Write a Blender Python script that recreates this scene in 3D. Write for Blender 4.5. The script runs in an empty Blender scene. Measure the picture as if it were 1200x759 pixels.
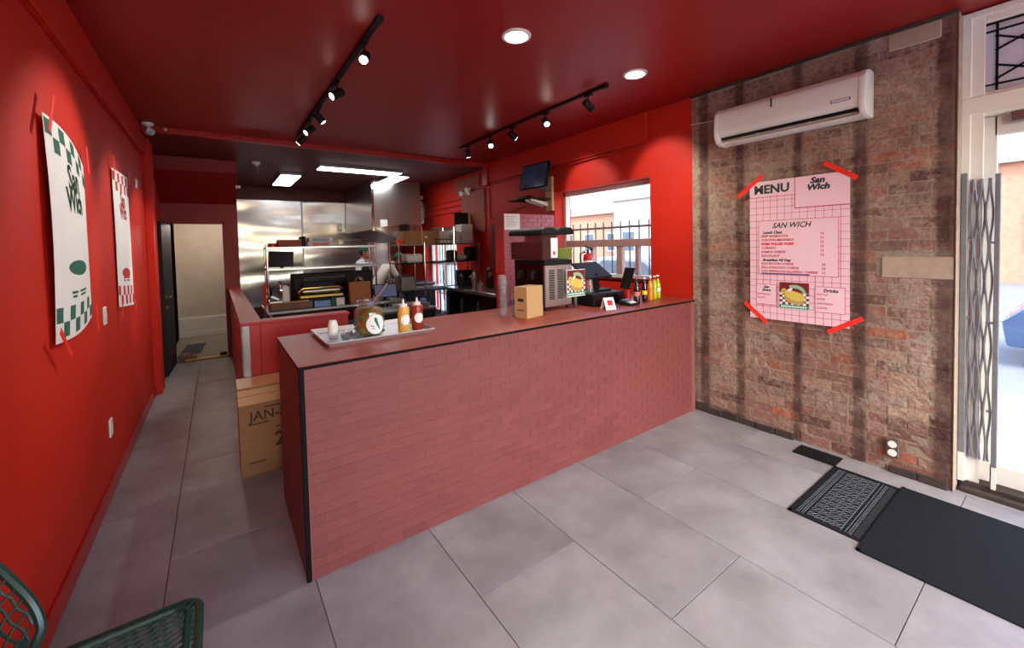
import bpy, bmesh, math, random
from mathutils import Vector, Matrix, Euler
random.seed(7)
C = bpy.context.scene.collection
scene = bpy.context.scene
PI = math.pi

# ------------------------------------------------------------------ camera
def make_camera():
    y, p, r = math.radians(35.481), math.radians(1.981), math.radians(-1.355)
    Ry = Matrix(((math.cos(y), -math.sin(y), 0), (math.sin(y), math.cos(y), 0), (0, 0, 1)))
    Bm = Matrix(((1, 0, 0), (0, 0, -1), (0, 1, 0)))
    Rp = Matrix(((1, 0, 0), (0, math.cos(p), -math.sin(p)), (0, math.sin(p), math.cos(p))))
    Rr = Matrix(((math.cos(r), -math.sin(r), 0), (math.sin(r), math.cos(r), 0), (0, 0, 1)))
    M = Rr @ Rp @ Bm @ Ry
    cd = bpy.data.cameras.new('camera'); co = bpy.data.objects.new('camera', cd); C.objects.link(co)
    rot = Matrix((M[0], -M[1], -M[2])).transposed()
    co.matrix_world = Matrix.Translation((0.66, 0, 1.66)) @ rot.to_4x4()
    cd.sensor_width = 36; cd.lens = 484.63 / 1200 * 36; cd.shift_y = -(379.5 - 304.2) / 1200
    cd.clip_start = 0.02; cd.clip_end = 300
    scene.camera = co
make_camera()

# ------------------------------------------------------------------ world, exposure
w = bpy.data.worlds.new('sky'); scene.world = w; w.use_nodes = True
nt = w.node_tree; bg = nt.nodes['Background']
sky = nt.nodes.new('ShaderNodeTexSky'); sky.sky_type = 'NISHITA'; sky.sun_disc = False
sky.sun_elevation = math.radians(42); sky.sun_rotation = math.radians(200); sky.dust_density = 2.5; sky.air_density = 1.0
hs = nt.nodes.new('ShaderNodeHueSaturation'); hs.inputs['Saturation'].default_value = 1.0
nt.links.new(sky.outputs[0], hs.inputs['Color']); nt.links.new(hs.outputs[0], bg.inputs['Color'])
bg.inputs['Strength'].default_value = 1.15
SUN = 3.2
sd = bpy.data.lights.new('sun', 'SUN'); sd.energy = SUN; sd.angle = math.radians(1.0); sd.color = (1, .95, .88)
so = bpy.data.objects.new('sun', sd); C.objects.link(so); so.location = (-6, -8, 12)
so.rotation_euler = Vector((0.55, -0.35, -0.85)).to_track_quat('-Z', 'Y').to_euler()
vs = scene.view_settings
vs.view_transform = 'Standard'; vs.look = 'None'; vs.gamma = 1.0; vs.use_curve_mapping = False
vs.exposure = 0.10
SPOT_W, RECESS_W, TROFFER = 38, 48, 12.0

def portal(loc, rot, sx, sy):                      # sampling aid for the sky seen through a real opening
    l = bpy.data.lights.new('portal', 'AREA'); l.shape = 'RECTANGLE'; l.size = sx; l.size_y = sy
    l.cycles.is_portal = True
    o = bpy.data.objects.new('portal', l); C.objects.link(o); o.location = loc; o.rotation_euler = rot

# ------------------------------------------------------------------ materials
def lin(c): return tuple(((x / 255) / 12.92 if x <= 10 else (((x / 255) + .055) / 1.055) ** 2.4) for x in c)
MATS = {}
def mat(name, rgb, rough=.5, metal=0., var=.10, scale=6., bump=0., bscale=60., coat=0., spec=.5, emit=0., stretch=None, sub=0.):
    m = bpy.data.materials.new(name); m.use_nodes = True; n = m.node_tree.nodes; L = m.node_tree.links
    b = n['Principled BSDF']; c = lin(rgb)
    tc = n.new('ShaderNodeTexCoord'); src = tc.outputs['Object']
    if stretch:
        mp = n.new('ShaderNodeMapping'); mp.inputs['Scale'].default_value = stretch; L.new(src, mp.inputs['Vector']); src = mp.outputs[0]
    nz = n.new('ShaderNodeTexNoise'); nz.inputs['Scale'].default_value = scale; nz.inputs['Detail'].default_value = 5; L.new(src, nz.inputs['Vector'])
    rp = n.new('ShaderNodeValToRGB'); L.new(nz.outputs['Fac'], rp.inputs[0])
    rp.color_ramp.elements[0].position = .3; rp.color_ramp.elements[1].position = .7
    rp.color_ramp.elements[0].color = (*[x * (1 - var) for x in c], 1); rp.color_ramp.elements[1].color = (*[min(1, x * (1 + var)) for x in c], 1)
    L.new(rp.outputs[0], b.inputs['Base Color'])
    b.inputs['Roughness'].default_value = rough; b.inputs['Metallic'].default_value = metal
    b.inputs['Specular IOR Level'].default_value = spec
    if coat: b.inputs['Coat Weight'].default_value = coat; b.inputs['Coat Roughness'].default_value = .15
    if sub: b.inputs['Subsurface Weight'].default_value = sub
    if bump:
        nb = n.new('ShaderNodeTexNoise'); nb.inputs['Scale'].default_value = bscale; nb.inputs['Detail'].default_value = 4; L.new(src, nb.inputs['Vector'])
        bp = n.new('ShaderNodeBump'); bp.inputs['Strength'].default_value = bump; bp.inputs['Distance'].default_value = .01
        L.new(nb.outputs['Fac'], bp.inputs['Height']); L.new(bp.outputs[0], b.inputs['Normal'])
    if emit:
        b.inputs['Emission Color'].default_value = (*c, 1); b.inputs['Emission Strength'].default_value = emit
    MATS[name] = m; return m
def glass(name, tint=(1, 1, 1), gl=.06, rough=.02, opaque=None, of=0.):
    m = bpy.data.materials.new(name); m.use_nodes = True; n = m.node_tree.nodes; L = m.node_tree.links
    n.remove(n['Principled BSDF']); out = n['Material Output']
    t = n.new('ShaderNodeBsdfTransparent'); t.inputs[0].default_value = (*tint, 1)
    g = n.new('ShaderNodeBsdfGlossy'); g.inputs['Roughness'].default_value = rough
    lw_ = n.new('ShaderNodeLayerWeight'); lw_.inputs[0].default_value = .5
    pw = n.new('ShaderNodeMath'); pw.operation = 'POWER'; L.new(lw_.outputs['Facing'], pw.inputs[0]); pw.inputs[1].default_value = 4
    fr = n.new('ShaderNodeMath'); fr.operation = 'MULTIPLY_ADD'; L.new(pw.outputs[0], fr.inputs[0]); fr.inputs[1].default_value = .55; fr.inputs[2].default_value = gl
    mx = n.new('ShaderNodeMixShader'); L.new(fr.outputs[0], mx.inputs[0]); L.new(t.outputs[0], mx.inputs[1]); L.new(g.outputs[0], mx.inputs[2])
    last = mx
    if opaque:
        d = n.new('ShaderNodeBsdfDiffuse'); d.inputs[0].default_value = (*lin(opaque), 1)
        m2 = n.new('ShaderNodeMixShader'); m2.inputs[0].default_value = of; L.new(mx.outputs[0], m2.inputs[1]); L.new(d.outputs[0], m2.inputs[2]); last = m2
    L.new(last.outputs[0], out.inputs['Surface']); MATS[name] = m; return m

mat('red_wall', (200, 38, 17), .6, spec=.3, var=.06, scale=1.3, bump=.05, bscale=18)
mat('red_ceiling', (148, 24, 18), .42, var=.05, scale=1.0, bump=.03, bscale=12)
mat('red_soffit', (140, 20, 16), .5, var=.05)
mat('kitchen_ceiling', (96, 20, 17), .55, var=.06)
mat('red_trim', (170, 28, 14), .4, var=.06)
mat('halfwall_red', (176, 32, 26), .4, var=.05)
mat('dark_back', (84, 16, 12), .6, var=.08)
mat('white_wall', (205, 196, 180), .7, var=.05)
mat('grout', (92, 84, 86), .9, var=.08)
mat('counter_top', (152, 66, 52), .42, var=.16, scale=26, bump=.03)
mat('counter_side', (112, 40, 30), .55, var=.08)
mat('counter_mortar', (146, 83, 77), .75, var=.06)
mat('black_edge', (9, 7, 7), .75, spec=.2)
mat('black', (15, 15, 16), .6, var=.1, spec=.3)
mat('black_gloss', (10, 10, 12), .12, var=.1)
mat('black_paint', (10, 11, 11), .6, bump=.02)
mat('steel', (196, 194, 190), .28, 1., var=.06, scale=14, stretch=(1, 1, 8))
mat('aluminium', (222, 222, 224), .42, .85, var=.04, scale=20)
mat('steel_dull', (150, 148, 145), .4, 1., var=.1, scale=12)
mat('chrome', (215, 215, 215), .12, 1., var=.02)
mat('gate_steel', (128, 130, 134), .42, .35, var=.12, scale=20)
mat('brass', (190, 150, 80), .3, 1., var=.05)
mat('white_plastic', (236, 238, 226), .38, var=.02)
mat('white_paint', (226, 220, 208), .42, var=.04, bump=.02)
mat('cream_paint', (234, 228, 214), .45, var=.04)
mat('paper', (242, 242, 238), .8, var=.02)
mat('pink_paper', (244, 204, 210), .75, var=.015)
mat('print_pink_line', (205, 60, 95), .8, var=.02)
mat('print_green', (44, 104, 84), .8, var=.04)
mat('print_dark', (45, 62, 58), .8, var=.04)
mat('print_red', (196, 40, 52), .8, var=.04)
mat('print_orange', (250, 62, 38), .7, var=.03)
mat('print_blue', (70, 70, 150), .8, var=.03)
mat('print_maroon', (120, 18, 34), .8, var=.05)
mat('print_yellow', (226, 200, 92), .8, var=.08)
mat('print_tan', (190, 160, 90), .8, var=.1)
mat('print_leaf', (150, 196, 150), .8, var=.1)
mat('print_brown', (70, 42, 26), .8, var=.05)
mat('print_teal', (50, 150, 120), .8, var=.05)
mat('print_grey', (120, 118, 120), .8, var=.03)
mat('tape_red', (250, 52, 36), .45, var=.05)
mat('cardboard', (150, 112, 74), .85, var=.06, scale=9, stretch=(1, 1, 6))
mat('cardboard_light', (196, 158, 108), .8, var=.05)
mat('packing_tape', (205, 158, 104), .3, var=.05, coat=.3)
mat('kraft', (158, 102, 62), .85, var=.08, scale=14)
mat('rubber', (15, 18, 22), .85, spec=.25, var=.2, scale=30, bump=.25, bscale=260)
mat('rubber_relief', (74, 78, 84), .5, var=.25, scale=40)
mat('chair_green', (14, 58, 48), .32, var=.12, scale=30, coat=.3)
mat('plywood', (150, 78, 60), .7, var=.1, scale=8)
mat('tan_wood', (205, 170, 120), .6, var=.1, scale=10)
mat('window_frame', (176, 142, 132), .5, var=.06)
mat('foam', (225, 223, 220), .7, var=.03)
mat('skin', (176, 118, 88), .5, var=.05, sub=.05)
mat('hair', (24, 18, 16), .7)
mat('cap_green', (14, 104, 62), .75, var=.06)
mat('shirt_cream', (226, 216, 198), .85, var=.05)
mat('shirt_white', (226, 228, 232), .85, var=.05)
mat('apron', (26, 28, 30), .8, var=.1)
mat('trousers', (24, 24, 28), .8)
mat('mustard', (226, 170, 74), .35, var=.04)
mat('ketchup', (150, 46, 26), .35, var=.06)
mat('pepper_mix', (128, 92, 30), .4, var=.65, scale=28)
mat('pepper_green', (52, 110, 62), .5, var=.15)
mat('juice_red', (74, 8, 16), .6, var=.1, spec=.1)
mat('juice_green', (110, 130, 22), .6, spec=.1, var=.12)
mat('orange_soda', (244, 140, 16), .2, var=.04)
mat('lime_soda', (196, 200, 40), .2, var=.06)
mat('cola', (30, 12, 10), .12, var=.1)
mat('can_red', (196, 24, 30), .3, var=.05)
mat('label_pink', (206, 120, 116), .6)
mat('label_yellow', (236, 214, 40), .6)
mat('screen_blue', (96, 104, 140), .25, var=.1, emit=.25)
mat('screen_tv', (44, 52, 78), .2, var=.9, scale=3.5, emit=.25)
mat('lamp_white', (255, 250, 240), .5, var=0, emit=22.)
mat('lamp_dim', (255, 250, 240), .5, var=0, emit=6.)
mat('recess_glow', (255, 246, 228), .5, var=0, emit=14.)
mat('troffer_glow', (246, 248, 255), .5, var=0, emit=TROFFER)
mat('pavement', (190, 192, 196), .9, var=.06, scale=2)
mat('asphalt', (120, 124, 132), .9, var=.08, scale=3)
mat('facade_brick', (196, 140, 112), .85, var=.12, scale=5)
mat('facade_pale', (214, 206, 196), .85, var=.08)
mat('roof_shingle', (150, 132, 122), .9, var=.12)
mat('facade_glass', (90, 104, 116), .1, var=.2)
mat('car_blue', (70, 104, 140), .25, .3, var=.05, coat=.6)
mat('car_silver', (150, 166, 180), .25, .4, var=.05, coat=.6)
mat('tyre', (22, 22, 24), .8)
mat('iron', (46, 42, 42), .6, var=.1)
mat('wood_board', (120, 82, 54), .6, var=.3, scale=6, stretch=(1, 6, 1))
mat('blue_wrap', (110, 150, 200), .4, var=.1)
mat('stone_tan', (172, 150, 128), .9, var=.1, scale=20, bump=.3, bscale=80)
mat('plaster_edge', (168, 150, 132), .9, var=.15, scale=14, bump=.4)
mat('soot', (58, 46, 40), .9, var=.3, scale=14, bump=.5)
mat('beige_floor', (150, 140, 118), .6, var=.08)
mat('grey_mat', (70, 76, 78), .9)
mat('yellow_marble', (206, 160, 70), .35, var=.35, scale=12)
mat('plaid', (150, 120, 112), .7, var=.5, scale=20)
glass('window_glass', (.96, .98, .99), .05)
glass('transom_glass', (.80, .74, .74), .05, .1, (206, 184, 182), .8)
glass('clear_plastic', (.97, .975, .98), .03, .08, (225, 228, 232), .05)
glass('tank_plastic', (.97, .97, .97), .03, .05, (225, 228, 232), .012)
glass('jar_glass', (.97, .98, .97), .07)
glass('bottle_glass', (.96, .98, .95), .035)

def metal_waves():
    m = MATS['steel'].copy(); m.name = 'steel_wavy'; n = m.node_tree.nodes; L = m.node_tree.links; b = n['Principled BSDF']
    b.inputs['Roughness'].default_value = .19
    tc = n.new('ShaderNodeTexCoord'); mp = n.new('ShaderNodeMapping'); mp.inputs['Scale'].default_value = (.55, 1, 1.7); L.new(tc.outputs['Object'], mp.inputs[0])
    nz = n.new('ShaderNodeTexNoise'); nz.inputs['Scale'].default_value = 1.25; nz.inputs['Detail'].default_value = .6; L.new(mp.outputs[0], nz.inputs[0])
    bp = n.new('ShaderNodeBump'); bp.inputs['Strength'].default_value = .5; bp.inputs['Distance'].default_value = .10
    L.new(nz.outputs[0], bp.inputs['Height']); L.new(bp.outputs[0], b.inputs['Normal']); MATS['steel_wavy'] = m
metal_waves()
def floor_tile_mat():
    m = mat('floor_tile', (166, 158, 160), .42, var=.0); n = m.node_tree.nodes; L = m.node_tree.links; b = n['Principled BSDF']
    g = n.new('ShaderNodeNewGeometry'); oi = n.new('ShaderNodeObjectInfo')
    ad = n.new('ShaderNodeVectorMath'); ad.operation = 'ADD'; L.new(g.outputs['Position'], ad.inputs[0]); L.new(oi.outputs['Random'], ad.inputs[1])
    n1 = n.new('ShaderNodeTexNoise'); n1.inputs['Scale'].default_value = 2.2; n1.inputs['Detail'].default_value = 6; n1.inputs['Roughness'].default_value = .62; L.new(ad.outputs[0], n1.inputs[0])
    rp = n.new('ShaderNodeValToRGB'); L.new(n1.outputs[0], rp.inputs[0]); e = rp.color_ramp.elements
    e[0].position = .3; e[1].position = .72; e[0].color = (*lin((120, 117, 119)), 1); e[1].color = (*lin((160, 158, 161)), 1)
    L.new(rp.outputs[0], b.inputs['Base Color'])
    r2 = n.new('ShaderNodeMapRange'); L.new(n1.outputs[0], r2.inputs[0]); r2.inputs[3].default_value = .5; r2.inputs[4].default_value = .36
    L.new(r2.outputs[0], b.inputs['Roughness'])
floor_tile_mat()
def brick_mat(name, cols, smear, smear_amt, stripes, rough=.9, bump=.5):
    m = mat(name, (150, 90, 70), rough, var=0.); n = m.node_tree.nodes; L = m.node_tree.links; b = n['Principled BSDF']
    oi = n.new('ShaderNodeObjectInfo'); rp = n.new('ShaderNodeValToRGB'); L.new(oi.outputs['Random'], rp.inputs[0]); cr = rp.color_ramp
    while len(cr.elements) < len(cols): cr.elements.new(.5)
    for i, c in enumerate(cols): cr.elements[i].position = i / (len(cols) - 1); cr.elements[i].color = (*lin(c), 1)
    g = n.new('ShaderNodeNewGeometry')
    nz = n.new('ShaderNodeTexNoise'); nz.inputs['Scale'].default_value = 26; nz.inputs['Detail'].default_value = 6; nz.inputs['Roughness'].default_value = .7; L.new(g.outputs['Position'], nz.inputs[0])
    big = n.new('ShaderNodeTexNoise'); big.inputs['Scale'].default_value = 1.7; big.inputs['Detail'].default_value = 3; L.new(g.outputs['Position'], big.inputs[0])
    mu = n.new('ShaderNodeMath'); mu.operation = 'MULTIPLY_ADD'; L.new(big.outputs[0], mu.inputs[0]); mu.inputs[1].default_value = .9; mu.inputs[2].default_value = -.45
    sm = n.new('ShaderNodeMath'); sm.operation = 'ADD'; L.new(nz.outputs[0], sm.inputs[0]); L.new(mu.outputs[0], sm.inputs[1])
    if stripes:                                        # plaster residue left on the middle of the old wall
        sz = n.new('ShaderNodeSeparateXYZ'); L.new(g.outputs['Position'], sz.inputs[0])
        zr = n.new('ShaderNodeMapRange'); L.new(sz.outputs['Z'], zr.inputs[0]); zr.inputs[1].default_value = .7; zr.inputs[2].default_value = 1.7; zr.inputs[3].default_value = -.06; zr.inputs[4].default_value = .02
        s3 = n.new('ShaderNodeMath'); s3.operation = 'ADD'; L.new(sm.outputs[0], s3.inputs[0]); L.new(zr.outputs[0], s3.inputs[1]); sm = s3
    mr = n.new('ShaderNodeMapRange'); L.new(sm.outputs[0], mr.inputs[0]); mr.inputs[1].default_value = .36; mr.inputs[2].default_value = .72; mr.inputs[4].default_value = smear_amt
    mx = n.new('ShaderNodeMix'); mx.data_type = 'RGBA'; L.new(mr.outputs[0], mx.inputs[0]); L.new(rp.outputs[0], mx.inputs[6]); mx.inputs[7].default_value = (*lin(smear), 1)
    last = mx.outputs[2]
    if stripes:                                        # old furring-strip stains: dark vertical bands at fixed places on the wall
        sep = n.new('ShaderNodeSeparateXYZ'); L.new(g.outputs['Position'], sep.inputs[0])
        wob = n.new('ShaderNodeMath'); wob.operation = 'MULTIPLY_ADD'; L.new(nz.outputs[0], wob.inputs[0]); wob.inputs[1].default_value = .05; L.new(sep.outputs['Y'], wob.inputs[2])
        acc = None
        for yc, hw in stripes:
            s = n.new('ShaderNodeMath'); s.operation = 'SUBTRACT'; L.new(wob.outputs[0], s.inputs[0]); s.inputs[1].default_value = yc + .025
            a = n.new('ShaderNodeMath'); a.operation = 'ABSOLUTE'; L.new(s.outputs[0], a.inputs[0])
            r = n.new('ShaderNodeMapRange'); L.new(a.outputs[0], r.inputs[0]); r.inputs[1].default_value = hw; r.inputs[2].default_value = hw + .028; r.inputs[3].default_value = .8; r.inputs[4].default_value = 0
            if acc is None: acc = r.outputs[0]
            else:
                q = n.new('ShaderNodeMath'); q.operation = 'MAXIMUM'; L.new(acc, q.inputs[0]); L.new(r.outputs[0], q.inputs[1]); acc = q.outputs[0]
        brk = n.new('ShaderNodeTexNoise'); brk.inputs['Scale'].default_value = 7; brk.inputs['Detail'].default_value = 4; L.new(g.outputs['Position'], brk.inputs[0])
        br = n.new('ShaderNodeMath'); br.operation = 'MULTIPLY'; L.new(acc, br.inputs[0]); L.new(brk.outputs[0], br.inputs[1])
        b2 = n.new('ShaderNodeMath'); b2.operation = 'MULTIPLY'; L.new(br.outputs[0], b2.inputs[0]); b2.inputs[1].default_value = 1.7; b2.use_clamp = True
        m2 = n.new('ShaderNodeMix'); m2.data_type = 'RGBA'; L.new(b2.outputs[0], m2.inputs[0]); L.new(last, m2.inputs[6]); m2.inputs[7].default_value = (*lin((66, 34, 30)), 1); last = m2.outputs[2]
    if stripes:                                        # grime specks and pits in the old brick
        sp = n.new('ShaderNodeTexNoise'); sp.inputs['Scale'].default_value = 46; sp.inputs['Detail'].default_value = 5; sp.inputs['Roughness'].default_value = .75; L.new(g.outputs['Position'], sp.inputs[0])
        sr = n.new('ShaderNodeMapRange'); L.new(sp.outputs[0], sr.inputs[0]); sr.inputs[1].default_value = .52; sr.inputs[2].default_value = .34; sr.inputs[3].default_value = 0; sr.inputs[4].default_value = .42
        m3 = n.new('ShaderNodeMix'); m3.data_type = 'RGBA'; L.new(sr.outputs[0], m3.inputs[0]); L.new(last, m3.inputs[6]); m3.inputs[7].default_value = (*lin((70, 46, 40)), 1); last = m3.outputs[2]
    L.new(last, b.inputs['Base Color'])
    bp = n.new('ShaderNodeBump'); bp.inputs['Strength'].default_value = bump; bp.inputs['Distance'].default_value = .012; L.new(nz.outputs[0], bp.inputs['Height']); L.new(bp.outputs[0], b.inputs['Normal'])
    return m
STR = [(2.165, .03), (1.83, .022), (1.38, .016), (.985, .026), (.555, .024)]
brick_mat('old_brick', [(134, 96, 80), (152, 106, 86), (112, 72, 62), (160, 124, 102), (96, 58, 52), (140, 108, 90), (168, 98, 70), (124, 94, 82), (146, 84, 66)], (190, 168, 146), .8, STR, .9, .9)
brick_mat('old_mortar', [(150, 130, 112), (150, 130, 112)], (182, 164, 144), .8, STR, .9, .9)
brick_mat('counter_brick', [(122, 60, 56), (129, 65, 61), (118, 56, 54)], (136, 71, 66), .4, None, .55, .12)
brick_mat('partition_brick', [(168, 92, 96), (176, 98, 102)], (180, 104, 106), .4, None, .5, .1)

# ------------------------------------------------------------------ mesh helpers
class B:
    def __init__(s): s.v = []; s.f = []; s.fm = []; s.mi = 0
    def add(s, vs, fs):
        o = len(s.v); s.v += [tuple(p) for p in vs]
        for f in fs: s.f.append([o + i for i in f]); s.fm.append(s.mi)
        return s
    def box(s, x0, x1, y0, y1, z0, z1):
        return s.add([(x0, y0, z0), (x1, y0, z0), (x1, y1, z0), (x0, y1, z0), (x0, y0, z1), (x1, y0, z1), (x1, y1, z1), (x0, y1, z1)],
                     [(0, 3, 2, 1), (4, 5, 6, 7), (0, 1, 5, 4), (1, 2, 6, 5), (2, 3, 7, 6), (3, 0, 4, 7)])
    def obox(s, c, d, R):                               # centre, size, Euler/Matrix
        M = R.to_matrix() if hasattr(R, 'to_matrix') else R
        h = [x / 2 for x in d]; vs = [Vector(c) + M @ Vector((a * h[0], b * h[1], e * h[2])) for e in (-1, 1) for a, b in ((-1, -1), (1, -1), (1, 1), (-1, 1))]
        return s.add(vs, [(0, 3, 2, 1), (4, 5, 6, 7), (0, 1, 5, 4), (1, 2, 6, 5), (2, 3, 7, 6), (3, 0, 4, 7)])
    def cyl(s, p0, p1, r0, r1=None, n=16, cap=True):
        p0, p1 = Vector(p0), Vector(p1); r1 = r0 if r1 is None else r1; q = (p1 - p0).to_track_quat('Z', 'Y'); vs = []
        for p, r in ((p0, r0), (p1, r1)):
            for i in range(n): a = 2 * PI * i / n; vs.append(p + q @ Vector((r * math.cos(a), r * math.sin(a), 0)))
        fs = [(i, (i + 1) % n, n + (i + 1) % n, n + i) for i in range(n)]
        if cap: fs += [tuple(range(n - 1, -1, -1)), tuple(range(n, 2 * n))]
        return s.add(vs, fs)
    def lathe(s, prof, at=(0, 0, 0), n=20):
        vs = []; k = len(prof)
        for r, z in prof:
            for i in range(n): a = 2 * PI * i / n; vs.append((at[0] + r * math.cos(a), at[1] + r * math.sin(a), at[2] + z))
        fs = [(j * n + i, j * n + (i + 1) % n, (j + 1) * n + (i + 1) % n, (j + 1) * n + i) for j in range(k - 1) for i in range(n)]
        if prof[0][0] > 1e-6: fs.append(tuple(range(n - 1, -1, -1)))
        if prof[-1][0] > 1e-6: fs.append(tuple(range((k - 1) * n, k * n)))
        return s.add(vs, fs)
    def tube(s, pts, r, n=8, closed=False):
        pts = [Vector(p) for p in pts]; m = len(pts); vs = []; up = Vector((0, 0, 1)); prev = None
        for i, p in enumerate(pts):
            a = pts[(i - 1) % m] if closed or i > 0 else p; b = pts[(i + 1) % m] if closed or i < m - 1 else p
            t = (b - a).normalized()
            if prev is None: u = t.cross(up if abs(t.dot(up)) < .95 else Vector((1, 0, 0))).normalized()
            else: u = (prev - t * prev.dot(t)).normalized()
            prev = u; v = t.cross(u)
            for j in range(n): ang = 2 * PI * j / n; vs.append(p + (u * math.cos(ang) + v * math.sin(ang)) * r)
        fs = [(i * n + j, i * n + (j + 1) % n, ((i + 1) % m) * n + (j + 1) % n, ((i + 1) % m) * n + j) for i in range(m if closed else m - 1) for j in range(n)]
        if not closed: fs += [tuple(range(n - 1, -1, -1)), tuple(range((m - 1) * n, m * n))]
        return s.add(vs, fs)
    def prism(s, poly, vec):
        poly = [Vector(p) for p in poly]; vec = Vector(vec); n = len(poly)
        return s.add(poly + [p + vec for p in poly], [tuple(range(n - 1, -1, -1)), tuple(range(n, 2 * n))] + [(i, (i + 1) % n, n + (i + 1) % n, n + i) for i in range(n)])
    def sphere(s, c, r, nu=14, nv=8):
        r = (r, r, r) if not hasattr(r, '__len__') else r; vs = []
        for j in range(nv + 1):
            t = PI * j / nv
            for i in range(nu): a = 2 * PI * i / nu; vs.append((c[0] + r[0] * math.sin(t) * math.cos(a), c[1] + r[1] * math.sin(t) * math.sin(a), c[2] - r[2] * math.cos(t)))
        return s.add(vs, [(j * nu + i, j * nu + (i + 1) % nu, (j + 1) * nu + (i + 1) % nu, (j + 1) * nu + i) for j in range(nv) for i in range(nu)])
    def sheet(s, fn, nu, nv, th):                       # fn(u,v)->(point, normal): a sheet with thickness
        A = []; Bk = []
        for j in range(nv + 1):
            for i in range(nu + 1):
                p, nn = fn(i / nu, j / nv); p = Vector(p); A.append(p + Vector(nn) * th); Bk.append(p)
        k = len(A); w = nu + 1; fs = []
        for j in range(nv):
            for i in range(nu):
                q = (j * w + i, j * w + i + 1, (j + 1) * w + i + 1, (j + 1) * w + i); fs.append(q); fs.append(tuple(k + x for x in reversed(q)))
        rim = [i for i in range(w)] + [j * w + nu for j in range(1, nv + 1)] + [nv * w + i for i in range(nu - 1, -1, -1)] + [j * w for j in range(nv - 1, 0, -1)]
        for a, b in zip(rim, rim[1:] + rim[:1]): fs.append((b, a, k + a, k + b))
        return s.add(A + Bk, fs)
    def build(s, name, m, parent=None, bevel=0., smooth=True, origin=None, seg=1):
        me = bpy.data.meshes.new(name)
        off = Vector((0, 0, 0)); q = parent
        while q: off += q.location; q = q.parent
        if parent is None:
            if origin is None:
                xs = [p[0] for p in s.v]; ys = [p[1] for p in s.v]; zs = [p[2] for p in s.v]
                off = Vector(((min(xs) + max(xs)) / 2, (min(ys) + max(ys)) / 2, min(zs)))
            else: off = Vector(origin)
        loc = Vector((0, 0, 0)) if parent else off
        me.from_pydata([Vector(p) - off for p in s.v], [], s.f)
        for mm in (m if isinstance(m, (list, tuple)) else [m]): me.materials.append(MATS[mm])
        if isinstance(m, (list, tuple)): me.polygons.foreach_set('material_index', s.fm)
        bm = bmesh.new(); bm.from_mesh(me)
        bmesh.ops.dissolve_degenerate(bm, edges=bm.edges, dist=1e-6)
        bmesh.ops.recalc_face_normals(bm, faces=bm.faces)
        if bevel:
            es = [e for e in bm.edges if len(e.link_faces) == 2 and e.calc_face_angle(0) > .5]
            bmesh.ops.bevel(bm, geom=es, offset=bevel, segments=seg, affect='EDGES', profile=.6, clamp_overlap=True)
        if smooth:
            for f in bm.faces: f.smooth = True
            for e in bm.edges:
                if len(e.link_faces) == 2 and e.calc_face_angle(0) > .6: e.smooth = False
        bm.to_mesh(me); bm.free()
        o = bpy.data.objects.new(name, me); C.objects.link(o); o.location = loc
        if parent: o.parent = parent
        return o
def disc(b, fn, n=24, k=5):                              # filled round patch following a surface fn(angle, radius 0..1)
    vs = [fn(0, 0)] + [fn(2 * PI * i / n, (j + 1) / k) for j in range(k) for i in range(n)]
    fs = [(0, 1 + i, 1 + (i + 1) % n) for i in range(n)] + [(1 + j * n + i, 1 + (j + 1) * n + i, 1 + (j + 1) * n + (i + 1) % n, 1 + j * n + (i + 1) % n) for j in range(k - 1) for i in range(n)]
    b.add(vs, fs)
def tag(o, label, cat, group=None):
    o['label'] = label; o['category'] = cat
    if group: o['group'] = group
    return o
def struct(o): o['kind'] = 'structure'; return o
def thing(name, label, cat, loc=(0, 0, 0), group=None):
    o = bpy.data.objects.new(name, None); C.objects.link(o); o.location = loc; o.empty_display_size = .1
    return tag(o, label, cat, group)
def place(o, loc, rz=0, rx=0, ry=0): o.location = loc; o.rotation_euler = (rx, ry, rz); return o
def copy_tree(o, parent=None):
    c = o.copy(); C.objects.link(c); c.parent = parent
    for ch in o.children: copy_tree(ch, c)
    return c
def box(name, m, x0, x1, y0, y1, z0, z1, parent=None, bevel=0., **k): return B().box(x0, x1, y0, y1, z0, z1).build(name, m, parent, bevel, **k)
def text(name, body, size, m, parent, loc, rot, align='CENTER', bold=0., sx=1., shear=0., ext=.0006):
    cu = bpy.data.curves.new(name, 'FONT'); cu.body = body; cu.size = size; cu.align_x = align; cu.align_y = 'CENTER'; cu.offset = bold; cu.extrude = ext; cu.shear = shear; cu.resolution_u = 2
    t = bpy.data.objects.new(name, cu); C.objects.link(t)
    me = bpy.data.meshes.new_from_object(t.evaluated_get(bpy.context.evaluated_depsgraph_get())); bpy.data.objects.remove(t)
    off = Vector((0, 0, 0)); q = parent
    while q: off += q.location; q = q.parent
    R = rot.to_matrix() if hasattr(rot, 'to_matrix') else rot
    for v in me.vertices: v.co = R @ Vector((v.co.x * sx, v.co.y, v.co.z)) + Vector(loc) - off
    me.materials.clear(); me.materials.append(MATS[m])
    o = bpy.data.objects.new(name, me); C.objects.link(o); o.parent = parent; return o
FACE_NEGX = Matrix(((0, 0, -1), (-1, 0, 0), (0, 1, 0)))          # text readable when looking along +X
FACE_POSX = Matrix(((0, 0, 1), (1, 0, 0), (0, 1, 0)))            # text readable when looking along -X
FACE_NEGY = Matrix(((1, 0, 0), (0, 0, -1), (0, 1, 0)))           # text readable when looking along +Y

# ================================================================== SETTING
LX, RX, CZ, KZ = 0.0, 4.494, 3.06, 2.995
BY, KY, FY = 5.98, 10.1, -1.5          # ceiling step, kitchen back wall, front wall
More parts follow.
